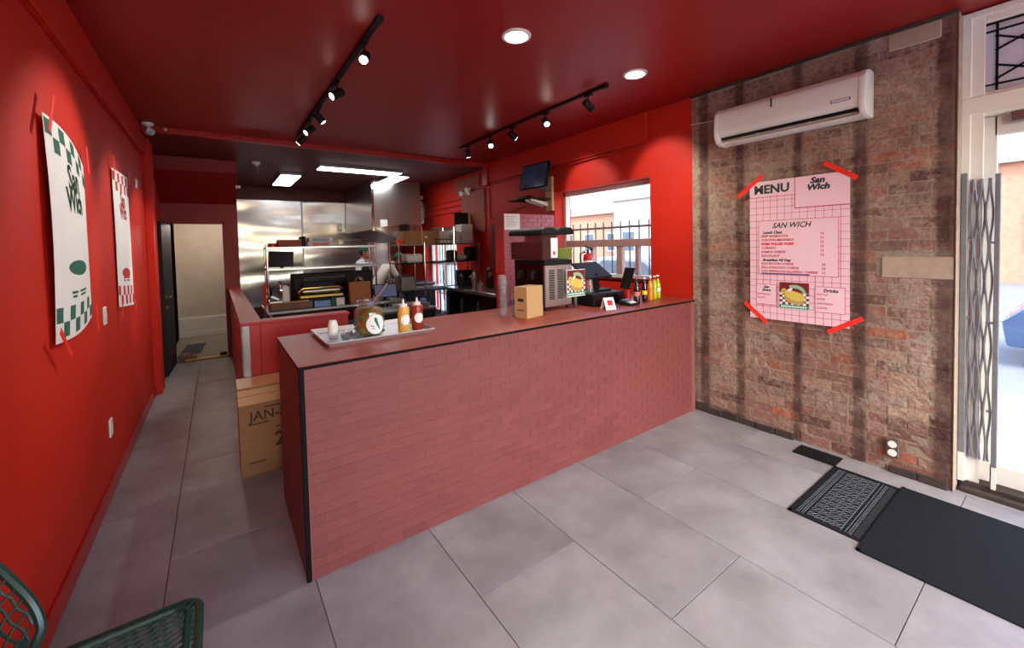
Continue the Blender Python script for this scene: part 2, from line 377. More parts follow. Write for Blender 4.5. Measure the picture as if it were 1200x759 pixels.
# floor with its tiles
fl = struct(box('floor', 'grout', -.25, 4.80, FY - .25, KY + .3, -.14, -.004, smooth=False))
tile_cache = {}
def tile(x0, x1, y0, y1):
    g = .0022; key = (round(x1 - x0, 4), round(y1 - y0, 4))
    if key not in tile_cache:
        o = B().box(-(x1 - x0) / 2 + g, (x1 - x0) / 2 - g, -(y1 - y0) / 2 + g, (y1 - y0) / 2 - g, -.012, 0).build('floor_tile', 'floor_tile', None, .0012, smooth=False, origin=(0, 0, 0))
        tile_cache[key] = o.data
    else:
        o = bpy.data.objects.new('floor_tile', tile_cache[key]); C.objects.link(o)
    o.parent = fl; o.location = Vector(((x0 + x1) / 2, (y0 + y1) / 2, 0)) - fl.location
TX = [LX, .389] + [1.001 + .612 * i for i in range(6)] + [4.494]
for ci in range(len(TX) - 1):
    x0, x1 = TX[ci], TX[ci + 1]
    if x1 - x0 < .02: continue
    ymax = 7.95 if x0 < .95 else 7.95
    yo = 1.662 if ci % 2 == 1 else 1.052
    y = yo - 1.22 * 4
    while y < ymax:
        a, b2 = max(y, FY), min(y + 1.22, ymax)
        if b2 - a > .03: tile(x0, x1, a, b2)
        y += 1.22
y0s = [FY, -.95, .27, 1.49 - .0]
for a, b2 in ((-1.0, -.72), (-.72, .5)): tile(4.494, 4.72, a, b2)

# left wall with bulkhead, skirting
struct(box('wall_left', 'red_wall', -.15, LX, FY, KY + .2, 0, CZ + .05, smooth=False))
struct(box('trim_1', 'red_wall', LX, LX + .04, FY, 6.36, 2.785, CZ, bevel=.004))
struct(box('baseboard_left', 'red_trim', LX, LX + .016, FY, 7.93, 0, .11, bevel=.006))
struct(B().box(LX, LX + .07, 6.36, 6.52, 0, KZ).cyl((.045, 6.62, 0), (.045, 6.62, KZ), .03).build('trim_2', 'red_wall', None, .004))
# ceilings
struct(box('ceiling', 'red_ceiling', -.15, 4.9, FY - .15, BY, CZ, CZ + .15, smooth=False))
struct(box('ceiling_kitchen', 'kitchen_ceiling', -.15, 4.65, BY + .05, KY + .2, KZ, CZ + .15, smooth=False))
struct(box('trim_3', 'red_trim', LX, RX, BY, BY + .05, KZ, CZ + .15, smooth=False))
struct(box('trim_4', 'red_trim', RX - .07, RX, BY - .02, BY + .12, KZ - .30, KZ, bevel=.003))
# right wall: red part with two openings (front window, glazed back door), then brick
WX0, WX1 = RX, 4.80
WY0, WY1, WZ0, WZ1 = 2.78, 4.335, 1.23, 2.37
GY0, GY1, GZ1 = 7.25, 8.75, 2.08
rw = B()
rw.box(WX0, WX1, 2.285, WY0, 0, CZ + .02).box(WX0, WX1, WY1, GY0, 0, CZ + .02).box(WX0, WX1, WY0, WY1, 0, WZ0).box(WX0, WX1, WY0, WY1, WZ1, CZ + .02)
rw.box(WX0, WX1, GY0, GY1, GZ1, CZ + .02).box(WX0, WX1, GY1, KY + .2, 0, CZ + .02).box(WX0, WX1, GY0, GY1, 0, .1)
struct(rw.build('wall_right', 'red_wall', smooth=False))
struct(box('trim_5', 'red_wall', RX - .035, RX, 2.80, BY - .02, 2.735, CZ, bevel=.004))
struct(box('baseboard_right', 'red_trim', RX - .012, RX, 2.262, 2.284, 0, .12))
# back wall, door wall, corridor
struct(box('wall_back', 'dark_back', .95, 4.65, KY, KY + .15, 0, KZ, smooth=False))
DX0, DX1, DZ = .09, .745, 2.105
dw = B().box(LX, DX0, 7.97, 8.09, 0, KZ).box(DX1, .95, 7.97, 8.09, 0, KZ).box(DX0, DX1, 7.97, 8.09, DZ, KZ).box(.83, .95, 8.09, KY + .1, 0, KZ)
struct(dw.build('wall_door', 'red_soffit', smooth=False))
struct(B().prism([(0, 7.34, KZ), (0, 7.34, 2.81), (0, 7.97, 2.41), (0, 7.97, KZ)], (.945, 0, 0)).build('trim_6', 'red_soffit', None, .003, smooth=False))
struct(B().box(DX1, DX1 + .035, 7.94, 8.0, 0, DZ + .035).box(DX0 - .03, DX1 + .035, 7.94, 8.0, DZ, DZ + .035).build('trim_7', 'red_soffit', None, .003))
struct(B().box(-.2, .83, 10.35, 10.45, 0, 2.6).box(-.15, 0, 8.09, 10.4, 0, 2.6).box(-.15, .83, 8.09, 10.4, 2.45, 2.6).build('wall_corridor', 'white_wall', smooth=False))
struct(B().box(0, .83, 10.30, 10.35, 0, .38).box(0, .83, 10.285, 10.30, .0, .10).build('baseboard_corridor', 'white_paint', None, .006))
struct(box('floor_corridor', 'beige_floor', -.1, .83, 8.0, 10.4, -.01, .0, smooth=False))

# front wall behind the viewer: shop window towards the street
VX0, VX1, VZ0, VZ1 = .3, 4.3, .4, 2.8
struct(B().box(-.15, VX0, FY - .15, FY, 0, CZ).box(VX1, 4.9, FY - .15, FY, 0, CZ).box(VX0, VX1, FY - .15, FY, 0, VZ0).box(VX0, VX1, FY - .15, FY, VZ1, CZ).build('wall_front', 'red_wall', smooth=False))
wf = struct(B().box(VX0, VX0 + .08, FY - .1, FY - .04, VZ0, VZ1).box(VX1 - .08, VX1, FY - .1, FY - .04, VZ0, VZ1).box(2.46, 2.54, FY - .1, FY - .04, VZ0, VZ1).box(VX0, VX1, FY - .1, FY - .04, VZ0, VZ0 + .08).box(VX0, VX1, FY - .1, FY - .04, VZ1 - .08, VZ1).build('window_1', 'white_paint', None, .004))
box('pane', 'window_glass', VX0 + .08, VX1 - .08, FY - .075, FY - .069, VZ0 + .08, VZ1 - .08, wf, smooth=False)
portal(((VX0 + VX1) / 2, FY - .2, (VZ0 + VZ1) / 2), (PI / 2, 0, 0), VX1 - VX0, VZ1 - VZ0)

# brick wall: mortar bed, then bricks one by one
bw = struct(B().box(4.4825, WX1, .50, 2.285, 0, 3.055).build('wall_brick', 'old_mortar', smooth=False))
rb = random.Random(3)
def brick_mesh(name, L, H, D, m, jit, sub=(3, 2)):
    b = B(); nx, nz = sub; vs = []; idx = {}
    for k in range(2):
        for j in range(nz + 1):
            for i in range(nx + 1):
                y = -L / 2 + L * i / nx; z = -H / 2 + H * j / nz
                edge = i in (0, nx) or j in (0, nz)
                x = 0 if k == 0 else -D + (rb.uniform(0, jit * 1.4) if not edge else rb.uniform(.3, 1.3) * jit)
                if k == 1: y += rb.uniform(-jit, jit) * .9 - (jit * .5 if i == nx else -jit * .5 if i == 0 else 0); z += rb.uniform(-jit, jit) * .6
                idx[(k, i, j)] = len(vs); vs.append((x, y, z))
    fs = [(idx[1, i, j], idx[1, i + 1, j], idx[1, i + 1, j + 1], idx[1, i, j + 1]) for i in range(nx) for j in range(nz)]
    for i in range(nx): fs += [(idx[0, i, 0], idx[0, i + 1, 0], idx[1, i + 1, 0], idx[1, i, 0]), (idx[0, i, nz], idx[1, i, nz], idx[1, i + 1, nz], idx[0, i + 1, nz])]
    for j in range(nz): fs += [(idx[0, 0, j], idx[1, 0, j], idx[1, 0, j + 1], idx[0, 0, j + 1]), (idx[0, nx, j], idx[0, nx, j + 1], idx[1, nx, j + 1], idx[1, nx, j])]
    b.add(vs, fs); o = b.build(name, m, None, smooth=False, origin=(0, 0, 0)); me = o.data; bpy.data.objects.remove(o); return me
bricks = {L: [brick_mesh('brick', L - .011, .066, .0115, 'old_brick', .0036, (4, 2)) for _ in range(7)] for L in (.215, .108, .165, .06)}
PITCH = .0773
laid = []
for r in range(39):
    z = .012 + PITCH * (r + .5)
    y = .505
    pat = ['S'] * 14 if r % 5 else ['H'] * 30
    first = True
    while y < 2.28:
        L = .108 if r % 5 == 4 else .215
        if first and r % 2: L = .108 if L == .215 else .06
        if rb.random() < .08: L = .165
        first = False
        if y + L > 2.283:
            L = next((q for q in (.165, .108, .06) if y + q <= 2.285), None)
            if L is None: break
        skip = (1.365 < z < 1.525 and y < .86) or (2.915 < z < 3.06 and .57 < y < .83)
        if not skip: laid.append((y + L / 2, z, L))
        y += L
laid.sort(key=lambda t: t[2] / (t[0] + 1.2), reverse=True)
far = B()
for i, (y, z, L) in enumerate(laid):
    me = rb.choice(bricks[L]); tx = 4.488 + rb.uniform(-.003, .003)
    if i < 300:
        o = bpy.data.objects.new('brick', me); C.objects.link(o); o.parent = bw
        o.location = Vector((tx, y, z)) - bw.location; o.rotation_euler = (rb.uniform(-.012, .012), 0, 0)
    else:
        far.add([(v.co.x + tx, v.co.y + y, v.co.z + z) for v in me.vertices], [tuple(p.vertices) for p in me.polygons])
fo = far.build('brick_courses', 'old_brick', bw, smooth=False); fo['kind'] = 'stuff'
B().box(4.473, 4.488, .508, .862, 1.372, 1.52).build('stone_block', 'stone_tan', bw, .006)
B().box(4.473, 4.488, .575, .835, 2.925, 3.04).build('stone_block', 'stone_tan', bw, .006)
struct(B().box(4.468, 4.59, .494, .503, 0, 3.04).build('trim_8', 'plaster_edge', None, .004))
sk = B()
for k in range(12):
    y0 = .52 + k * .147
    if y0 > 1.35 or k < 2: sk.box(4.448 + rb.uniform(0, .008), 4.47, y0, y0 + .145, 0, .055 + rb.uniform(-.012, .03))
struct(sk.build('baseboard_brick', 'soot', None, .006))
struct(B().box(4.45, 4.49, .50, 2.285, 3.045, 3.06).build('trim_9', 'soot', None, .002))

# ================================================================== COUNTER
CT = 1.09
ct = thing('service_counter', 'long bar counter with red brick patterned front and terracotta top', 'counter', (2.66, 2.7, 0))
fp = B().box(.985, 4.44, 2.2495, 2.285, 0, CT - .02).build('front_panel', 'counter_mortar', ct, smooth=False)
B().box(.985, 4.44, 2.285, 3.12, .0, CT - .02).build('carcass', 'black', ct, smooth=False)
B().box(.965, .985, 2.262, 3.12, 0, CT - .02).build('end_panel', 'counter_side', ct, .002)
B().box(.963, .986, 2.2445, 2.262, 0, CT - .02).build('corner_strip', 'black_edge', ct, .002)
B().box(.962, 4.44, 2.244, 3.125, CT - .02, CT - .004).build('edge_band', 'black_edge', ct, .002)
B().box(.96, 4.478, 2.242, 3.127, CT - .004, CT).build('countertop', 'counter_top', ct, .002)
cb = {L: [brick_mesh('brick', L - .0032, .0503, .0155, 'counter_brick', .0005, (1, 1)) for _ in range(4)] for L in (.154, .077)}
for q in cb.values():                                   # turn so that the face looks along -Y
    for me in q:
        for v in me.vertices: v.co = Vector((v.co.y, v.co.x, v.co.z))
        me.flip_normals()
cl = []
for r in range(20):
    z = .003 + .0533 * (r + .5); x = .99; k = 0
    while x < 4.435:
        L = .077 if (k == 0 and r % 2) or x + .154 > 4.438 else .154
        if x + L > 4.44: break
        cl.append((x + L / 2, z, L)); x += L; k += 1
cl.sort(key=lambda t: t[0]); farb = B()
for i, (x, z, L) in enumerate(cl):
    me = rb.choice(cb[L])
    if i < 300:
        o = bpy.data.objects.new('brick', me); C.objects.link(o); o.parent = fp
        o.location = Vector((x, 2.262 + rb.uniform(-.0006, .0006), z)) - ct.location
    else: farb.add([(v.co.x + x, v.co.y + 2.262, v.co.z + z) for v in me.vertices], [tuple(p.vertices) for p in me.polygons])
o = farb.build('brick_rows', 'counter_brick', fp, smooth=False); o['kind'] = 'stuff'

# half wall around the kitchen entry
hw = B().box(.80, .92, 3.88, 7.965, 0, CT - .012).box(.92, 1.60, 3.88, 4.0, 0, CT - .012)
hwo = struct(hw.build('wall_half', 'halfwall_red', None, .003))
B().box(.785, .935, 3.865, 7.965, CT - .012, CT + .008).box(.935, 1.61, 3.865, 4.015, CT - .012, CT + .008).build('wall_cap', 'halfwall_red', hwo, .003)
B().box(.795, .845, 3.872, 3.88, 0, CT - .02).box(.792, .80, 3.872, 3.925, 0, CT - .02).build('corner_guard', 'steel_dull', hwo)

# partition by the window
pt = B().box(3.625, 4.49, 4.345, 4.53, 0, 2.07)
pto = struct(pt.build('wall_partition', 'halfwall_red', None, .003))
pb = B()
for r in range(39):
    z = .004 + .0528 * (r + .5); x = 3.64 - (.077 if r % 2 else 0)
    while x < 4.485:
        a, b2 = max(x, 3.632) + .003, min(x + .154, 4.486) - .003
        if b2 - a > .02: pb.box(a, b2, 4.335, 4.345, z - .0235, z + .0235)
        x += .154
o = pb.build('brick_rows', 'partition_brick', pto, smooth=False); o['kind'] = 'stuff'

# ================================================================== WINDOW, FRONT DOOR, GATE
win = struct(B().box(4.66, 4.74, WY0, WY0 + .05, WZ0, WZ1).box(4.66, 4.74, WY1 - .05, WY1, WZ0, WZ1).box(4.66, 4.74, WY0, WY1, WZ1 - .05, WZ1).box(4.66, 4.74, WY0, WY1, WZ0, WZ0 + .045).build('window_2', 'white_paint', None, .004))
B().box(4.65, 4.73, WY0 + .05, WY1 - .05, 1.615, 1.705).build('mullion', 'window_frame', win, .005)
for yc, hwid in ((3.815, .022), (3.36, .045), (3.10, .025)):
    B().box(4.665, 4.725, yc - hwid, yc + hwid, WZ0 + .045, 1.615).build('mullion', 'window_frame', win, .004)
B().box(4.70, 4.706, WY0 + .05, WY1 - .05, 1.705, WZ1 - .05).build('pane', 'window_glass', win, smooth=False)
ys = [WY0 + .05, 3.075, 3.125, 3.315, 3.405, 3.793, 3.837, WY1 - .05]
for a, b2 in zip(ys[0::2], ys[1::2]): B().box(4.70, 4.706, a, b2, WZ0 + .045, 1.615).build('pane', 'window_glass', win, smooth=False)
struct(B().box(4.494, 4.80, WY0, WY1, WZ0 - .03, WZ0).build('window_sill', 'red_trim', None, .004))
portal((4.79, (WY0 + WY1) / 2, 1.8), (0, -PI / 2, 0), WZ1 - WZ0, WY1 - WY0)
# glazed back exit in the kitchen
gd = struct(B().box(4.62, 4.70, GY0, GY0 + .09, .1, GZ1).box(4.62, 4.70, GY1 - .09, GY1, .1, GZ1).box(4.62, 4.70, GY0, GY1, GZ1 - .09, GZ1).box(4.62, 4.70, GY0, GY1, .1, .28).box(4.62, 4.70, 7.96, 8.04, .28, GZ1).box(4.63, 4.69, GY0, GY1, 1.28, 1.35).build('window_3', 'white_paint', None, .004))
B().box(4.655, 4.66, GY0 + .09, 7.96, .28, GZ1 - .09).build('pane', 'window_glass', gd, smooth=False)
B().box(4.655, 4.66, 8.04, GY1 - .09, .28, GZ1 - .09).build('pane', 'window_glass', gd, smooth=False)
portal((4.79, 8.0, 1.1), (0, -PI / 2, 0), 1.9, 1.5)
# right wall beyond the front door
struct(B().box(RX, WX1, FY - .15, -.62, 0, CZ + .02).box(4.72, WX1, -.62, .50, 3.03, CZ + .02).build('wall_right_front', 'red_wall', smooth=False))
dn = struct(B().box(4.60, 4.78, .432, .499, .05, 3.055).box(4.60, 4.78, -.62, -.57, .05, 3.03).box(4.60, 4.78, -.57, .432, 2.985, 3.055).box(4.60, 4.78, -.57, .432, 2.40, 2.545)
            .box(4.59, 4.60, .40, .502, .05, 3.05).box(4.59, 4.60, -.57, .40, 2.965, 3.05).box(4.58, 4.59, -.57, .502, 2.42, 2.525).box(4.575, 4.59, .455, .502, .05, 2.42).box(4.575, 4.59, .455, .502, 2.525, 3.05).box(4.575, 4.59, -.57, .455, 3.01, 3.05).build('door_1', 'cream_paint', None, .004))
B().box(4.68, 4.685, -.57, .432, 2.545, 2.985).build('pane', 'transom_glass', dn, smooth=False)
ld = B()                                                           # leaded cames of the transom
def came(y0, z0, y1, z1, r=.006): ld.obox((4.677, (y0 + y1) / 2, (z0 + z1) / 2), (.008, r * 2, math.hypot(y1 - y0, z1 - z0) + r), Euler((math.atan2(-(y1 - y0), (z1 - z0)), 0, 0)))
for y in (.424, .36, -.50, -.56): came(y, 2.55, y, 2.98)
for z in (2.552, 2.60, 2.93, 2.978): came(.43, z, -.57, z)
for k in range(3):
    yc = .22 - k * .29; hh = .072
    came(yc, 2.60 - .045, yc, 2.655); came(yc, 2.93 + .04, yc, 2.875)
    for s in (1, -1):
        came(yc, 2.655, yc + s * .145, 2.70 + .02); came(yc, 2.875, yc + s * .145, 2.83 - .02)
        came(yc + s * .145, 2.63, yc, 2.71); came(yc + s * .145, 2.90, yc, 2.82)
    came(yc, 2.71, yc, 2.82)
ld.build('leaded_came', 'black', dn, smooth=False)
lf = B().box(4.655, 4.70, .350, .430, .062, 2.395).box(4.655, 4.70, -.565, -.47, .062, 2.395).box(4.655, 4.70, -.47, .365, .062, .185).box(4.655, 4.70, -.47, .365, 2.275, 2.395).build('door_leaf', 'white_paint', dn, .004)
B().box(4.675, 4.68, -.47, .365, .185, 2.275).build('pane', 'window_glass', lf, smooth=False)
B().box(4.59, 4.653, .02, .30, 2.335, 2.395).build('door_closer', 'steel_dull', lf, .006)
struct(B().box(4.52, 4.78, -.60, .478, 0, .03).box(4.57, 4.78, -.60, .478, .03, .06).build('trim_10', 'soot', None, .004))
portal((4.79, -.07, 1.3), (0, -PI / 2, 0), 2.2, .85)
gt = thing('folding_gate', 'folded grey metal scissor security gate beside the glass door', 'security gate', (4.585, .41, .06))
B().box(4.556, 4.58, .462, .492, .245, 2.05).build('post', 'gate_steel', gt, .003)
B().box(4.556, 4.580, .325, .349, .20, 2.03).build('post', 'gate_steel', gt, .003)
for k in range(6):
    yc = .445 - .0165 * k; pts = []
    for j in range(37): z_ = .225 + j * .0495; pts.append((4.566 + .005 * (k % 2), yc + .0062 * math.sin(z_ * 2 * PI / .42 + (PI if k % 2 else 0)), z_))
    bb = B().tube(pts, .0055, 6)
    bb.build('lattice_bar', 'gate_steel', gt, smooth=False)
for z in (.56, 1.12, 1.62):
    B().box(4.560, 4.572, .445, .472, z, z + .014).build('hinge_link', 'gate_steel', gt); B().box(4.560, 4.572, .349, .372, z - .02, z - .006).build('hinge_link', 'gate_steel', gt)
B().box(4.553, 4.584, .463, .491, .06, .245).build('foot', 'white_paint', gt)
B().box(4.556, 4.58, .327, .347, .06, .20).build('foot', 'white_paint', gt)

# ================================================================== STREET
struct(box('ground_pavement', 'pavement', 4.80, 7.4, -30, 40, -.16, -.02, smooth=False))
struct(box('ground_front', 'pavement', -30, 4.8, -30, FY - .15, -.16, -.02, smooth=False))
struct(box('ground_street', 'asphalt', 7.4, 60, -60, 80, -.26, -.14, smooth=False))
def car(name, label, m, loc, rz):
    t = thing(name, label, 'car', group=None)
    prof = [(-2.1, .28), (-2.15, .62), (-1.95, .82), (-1.35, .90), (-.75, 1.38), (.75, 1.42), (1.45, .98), (2.05, .88), (2.15, .55), (2.1, .28)]
    b = B().prism([(-.86, y, z) for y, z in prof], (1.72, 0, 0)); b.build('body', m, t, .05, seg=2)
    g = B().prism([(-.872, y, z) for y, z in ((-1.12, .95), (-.70, 1.30), (.66, 1.34), (1.18, .98))], (1.744, 0, 0)); g.build('side_glass', 'facade_glass', t)
    B().obox((0, -1.03, 1.16), (1.45, .64, .02), Euler((math.atan2(.48, .6), 0, 0))).build('windscreen', 'facade_glass', t)
    for y in (-1.3, 1.3):
        for s in (-1, 1):
            wv = B().cyl((s * .70, y, .33), (s * .90, y, .33), .33, n=20).build('wheel', 'tyre', t)
            hb = B().cyl((s * .89, y, .33), (s * .912, y, .33), .10, n=10)
            for k in range(5):
                a = 2 * PI * k / 5; hb.obox((s * .905, y + .14 * math.cos(a), .33 + .14 * math.sin(a)), (.02, .20, .05), Euler((a, 0, 0)))
            hb.build('hubcap', 'steel_dull', wv)
        B().box(-.87, .87, y - .38, y + .38, .2, .30).build('wheel_arch', 'tyre', t)
    for s in (-1, 1): B().box(s * .6 - .15, s * .6 + .15, -2.17, -2.12, .6, .7).build('headlight', 'white_plastic', t, .01)
    place(t, loc, rz); return t
car('parked_car', 'dark blue car parked on the street outside the glass door', 'car_blue', (10.1, -1.45, -.14), PI)
car('parked_car', 'pale blue car parked beyond the iron fence by the side window', 'car_silver', (10.2, 7.2, -.14), 0)
car('parked_car', 'silver car parked furthest along the street outside the kitchen exit', 'car_silver', (10.2, 13.6, -.14), PI)
fe = thing('iron_fence', 'dark iron picket fence outside the side window', 'fence', (6.55, 7, -.02))
for z in (.15, 1.92): B().box(6.535, 6.565, 2.6, 13.0, z, z + .04).build('rail', 'iron', fe)
for k in range(53): B().box(6.541, 6.559, 2.69 + .2 * k, 2.708 + .2 * k, -.02, 2.05).build('picket', 'iron', fe)
for i, (y0, y1, h, m, dep) in enumerate(((-26, -12, 6.5, 'facade_pale', 24), (-11.6, -1.0, 5.2, 'facade_brick', 23), (-.4, 9, 4.2, 'facade_brick', 24), (9.6, 20, 4.6, 'facade_pale', 24), (20.6, 33, 4.0, 'facade_brick', 26), (33.5, 48, 5.2, 'facade_pale', 26))):
    lab = ['tall pale house far across the street', 'two storey brick house across the street from the glass door', 'brick house beside the two storey one across the street', 'pale house between two brick houses across the street', 'low brick house across the street behind the iron fence', 'pale house at the far end of the street'][i]
    t = thing('house', lab, 'house', (dep + 3, (y0 + y1) / 2, -.14))
    B().box(dep, dep + 6, y0, y1, -.14, h).build('wall', m, t, smooth=False)
    B().prism([(dep - .3, y0 - .2, h), (dep + 6.3, y0 - .2, h), (dep + 3, y0 - .2, h + 1.2)], (0, y1 - y0 + .4, 0)).build('roof', 'roof_shingle', t, smooth=False)
    k = int((y1 - y0) / 2.2)
    for j in range(k):
        for z in ((.9, 3.3) if h > 5 else (1.0,)):
            yc = y0 + (j + .5) * (y1 - y0) / k
            f = B().box(dep - .06, dep, yc - .6, yc + .6, z, z + 1.5).build('window', 'white_paint', t, smooth=False)
            B().box(dep - .08, dep - .06, yc - .5, yc + .5, z + .1, z + 1.4).build('pane', 'facade_glass', f, smooth=False)

# ================================================================== CEILING LIGHTS
def spot_lamp(parent, loc, dirv, watt, size=55):
    l = bpy.data.lights.new('lamp', 'SPOT'); l.energy = watt; l.spot_size = math.radians(size); l.spot_blend = .6; l.shadow_soft_size = .03; l.color = (1, .94, .86)
    o = bpy.data.objects.new('lamp', l); C.objects.link(o); o.parent = parent; o.location = loc
    o.rotation_euler = Vector(dirv).to_track_quat('-Z', 'Y').to_euler()
def track(label, x, y0, y1, heads, watt):
    t = thing('light_track', label, 'track light', (x, (y0 + y1) / 2, CZ))
    B().box(x - .018, x + .018, y0, y1, CZ - .022, CZ).box(x - .02, x + .02, y0 - .035, y0 + .03, CZ - .03, CZ).build('rail', 'black', t, .002)
    for y, d in heads:
        h = B().box(x - .014, x + .014, y - .045, y + .045, CZ - .042, CZ - .022).cyl((x, y, CZ - .04), (x, y, CZ - .10), .006, n=8).build('adapter', 'black', t)
        dv = Vector(d).normalized(); c = Vector((x, y, CZ - .125)); a = c - dv * .055; e = c + dv * .055
        hd = B().cyl(a, e, .034, n=18).build('spotlight_head', 'black', t, .003)
        B().cyl(e - dv * .002, e + dv * .002, .026, n=18).build('bulb', 'lamp_white', hd)
        spot_lamp(t, e + dv * .012 - t.location, dv, watt)
    return t
track('black track light running along the ceiling above the kitchen aisle side', 1.515, 2.53, 5.62,
      [(2.84, (-.35, -.70, -.6)), (3.62, (-.80, -.20, -.55)), (4.35, (.62, -.1, -.75)), (4.85, (-.7, -.1, -.6)), (5.35, (-.6, .25, -.6))], SPOT_W * 2.4)
track('black track light running along the ceiling above the drink dispenser', 3.51, 2.53, 5.18,
      [(2.72, (.8, -.1, -.55)), (3.33, (-.4, -.78, -.65)), (3.93, (.8, -.2, -.55)), (4.40, (-.4, -.7, -.6)), (4.98, (.25, .2, -.9))], SPOT_W)
for x, y, lab in ((2.347, 2.256, 'round recessed ceiling light between the two light tracks'), (3.545, 2.225, 'round recessed ceiling light nearer the brick wall')):
    t = thing('recessed_light', lab, 'ceiling light', (x, y, CZ - .012))
    B().lathe([(.072, 0), (.098, .003), (.10, .012)], (x, y, CZ - .012), 28).build('trim_ring', 'white_plastic', t)
    B().cyl((x, y, CZ - .0135), (x, y, CZ - .0125), .074, n=28).build('diffuser', 'recess_glow', t)
    spot_lamp(t, (0, 0, -.02), (0, 0, -1), RECESS_W, 130)
for x0, x1, y0, y1, lab in ((1.60, 1.90, 8.0, 9.3, 'lit fluorescent ceiling panel in front of the steel wall panels'), (2.02, 3.32, 6.95, 7.25, 'long lit fluorescent ceiling panel set crosswise over the prep table'), (3.27, 3.57, 7.28, 8.45, 'lit fluorescent ceiling panel beside the exhaust hood')):
    t = thing('ceiling_panel_light', lab, 'ceiling light', ((x0 + x1) / 2, (y0 + y1) / 2, KZ - .05))
    B().box(x0 - .015, x1 + .015, y0 - .015, y1 + .015, KZ - .045, KZ).build('housing', 'steel_dull', t, .003)
    B().box(x0, x1, y0, y1, KZ - .052, KZ - .045).build('diffuser', 'troffer_glow', t, smooth=False)
# camera, smoke detector, wires
t = thing('security_camera', 'white bullet security camera at the ceiling corner by the left wall', 'camera', (.11, 5.86, CZ - .06))
B().lathe([(.055, 0), (.055, .015), (.03, .03)][::-1] if False else [(.03, -.03), (.055, -.012), (.055, 0)], (.11, 5.9, CZ), 18).build('mount', 'white_plastic', t)
B().cyl((.11, 5.9, CZ - .03), (.12, 5.87, CZ - .075), .016, n=10).build('arm', 'white_plastic', t)
bd = B().cyl((.105, 5.92, CZ - .085), (.145, 5.77, CZ - .115), .036, n=18).build('body', 'white_plastic', t, .004)
B().cyl((.1445, 5.772, CZ - .1147), (.146, 5.766, CZ - .116), .027, n=16).build('lens', 'black_gloss', bd)
tag(B().lathe([(.02, -.055), (.028, -.03), (.05, -.03), (.055, -.012), (.055, 0)], (1.19, 7.27, KZ), 18).build('smoke_detector', 'white_plastic'), 'small white smoke detector on the dark kitchen ceiling', 'smoke detector')
tag(B().tube([(.20, BY - .012, CZ - .012), (.5, BY - .012, CZ - .018), (.62, BY - .012, CZ - .03), (1.0, BY - .012, CZ - .02), (2.2, BY - .012, CZ - .016)], .005, 6).build('cable', 'red_trim'), 'thin red cable run along the ceiling step near the security camera', 'cable')
tag(B().sphere((.25, BY - .02, CZ - .03), .018).build('cable_clip', 'white_plastic'), 'small round white fitting on the red ceiling step', 'fitting')
tag(B().box(.93, .96, 7.5, 7.54, 2.62, 2.66).sphere((.97, 7.5, 2.64), .022).build('door_sensor', 'white_plastic', None), 'tiny white sensor at the corner of the soffit over the back door', 'sensor')

# ================================================================== LEFT WALL THINGS
for y, z, lab, hh in ((4.01, 1.235, 'white light switch plate on the red wall between the posters', .062), (4.0, .445, 'white wall outlet plate low on the red wall', .062), (5.80, 2.40, 'small white wall plate high on the red wall past the posters', .05), (6.72, 1.075, 'white wall box by the back door frame', .065)):
    t = thing('wall_plate', lab, 'wall plate', (.0, y, z - hh))
    xo = .0 if y < 6.5 else 0.0
    B().box(xo, xo + .009 + (.03 if y > 6.5 else 0), y - .04, y + .04, z - hh, z + hh).build('plate', 'white_plastic', t, .003)
    B().box(xo + .009 + (.03 if y > 6.5 else 0), xo + .014 + (.03 if y > 6.5 else 0), y - .014, y + .014, z - .03, z + .03).build('rocker', 'white_paint', t, .002)
def poster(label, m, yl, yr, ztl, zbl, ztr, zbr, bow, curl, words, mark_v, cols, rows):
    t = thing('wall_poster', label, 'poster', (0.004, (yl + yr) / 2, min(zbl, zbr)))
    def P(u, v, o=0.):
        y = yl + (yr - yl) * u
        zt = ztl + (ztr - ztl) * (u ** curl if curl else u); zb = zbl + (zbr - zbl) * u
        if curl: zb -= .025 * math.sin(PI * u)
        x = .006 + bow * (math.sin(PI * u) * .6 + .5 * (1 - u) ** 2) * (.5 + .5 * math.sin(PI * v))
        return Vector((x + o, y, zb + (zt - zb) * v))
    B().sheet(lambda u, v: (P(u, v), (1, 0, 0)), 16, 12, .0012).build('sheet', 'paper', t)
    cu = 1 / cols
    def patch(u0, u1, v0, v1, b):
        n = 3; vs = []
        for j in (v0, v1):
            for i in range(n + 1): vs.append(P(u0 + (u1 - u0) * i / n, j, .0021))
        b.add(vs, [(i, i + 1, n + 2 + i, n + 1 + i) for i in range(n)])
    for v1 in (.985, .155):
        ck = B()
        for i in range(cols):
            for r in range(rows):
                if (i + r) % 2 == 0: patch(i * cu + .012, (i + 1) * cu, v1 - (r + 1) * .068, v1 - r * .068, ck)
        ck.build('checker_print', m, t, smooth=False)
    el = B(); n = 22
    disc(el, lambda a, r: P(.5 + .26 * r * math.cos(a), mark_v + .038 * r * math.sin(a), .0021)); el.build('oval_print', m, t, smooth=False)
    sl = B()
    for (u0, u1, v0) in ((.30, .44, .215), (.50, .72, .215), (.32, .42, .195), (.52, .70, .195)): patch(u0, u1, v0 - .006, v0 + .006, sl)
    sl.build('small_print', m, t, smooth=False)
    for wd, v, sz in words:
        c = P(.5, v)
        o = text('lettering', wd, sz, m, t, (c.x, c.y, c.z), FACE_POSX, bold=.006, sx=.9)
        for vert in o.data.vertices:
            wp = vert.co + t.location; u = min(1, max(0, (wp.y - yl) / (yr - yl))); zz = wp.z
            zt = ztl + (ztr - ztl) * (u ** curl if curl else u); zb = zbl + (zbr - zbl) * u
            vert.co.x = P(u, (zz - zb) / (zt - zb), .0021).x - t.location.x
    return t
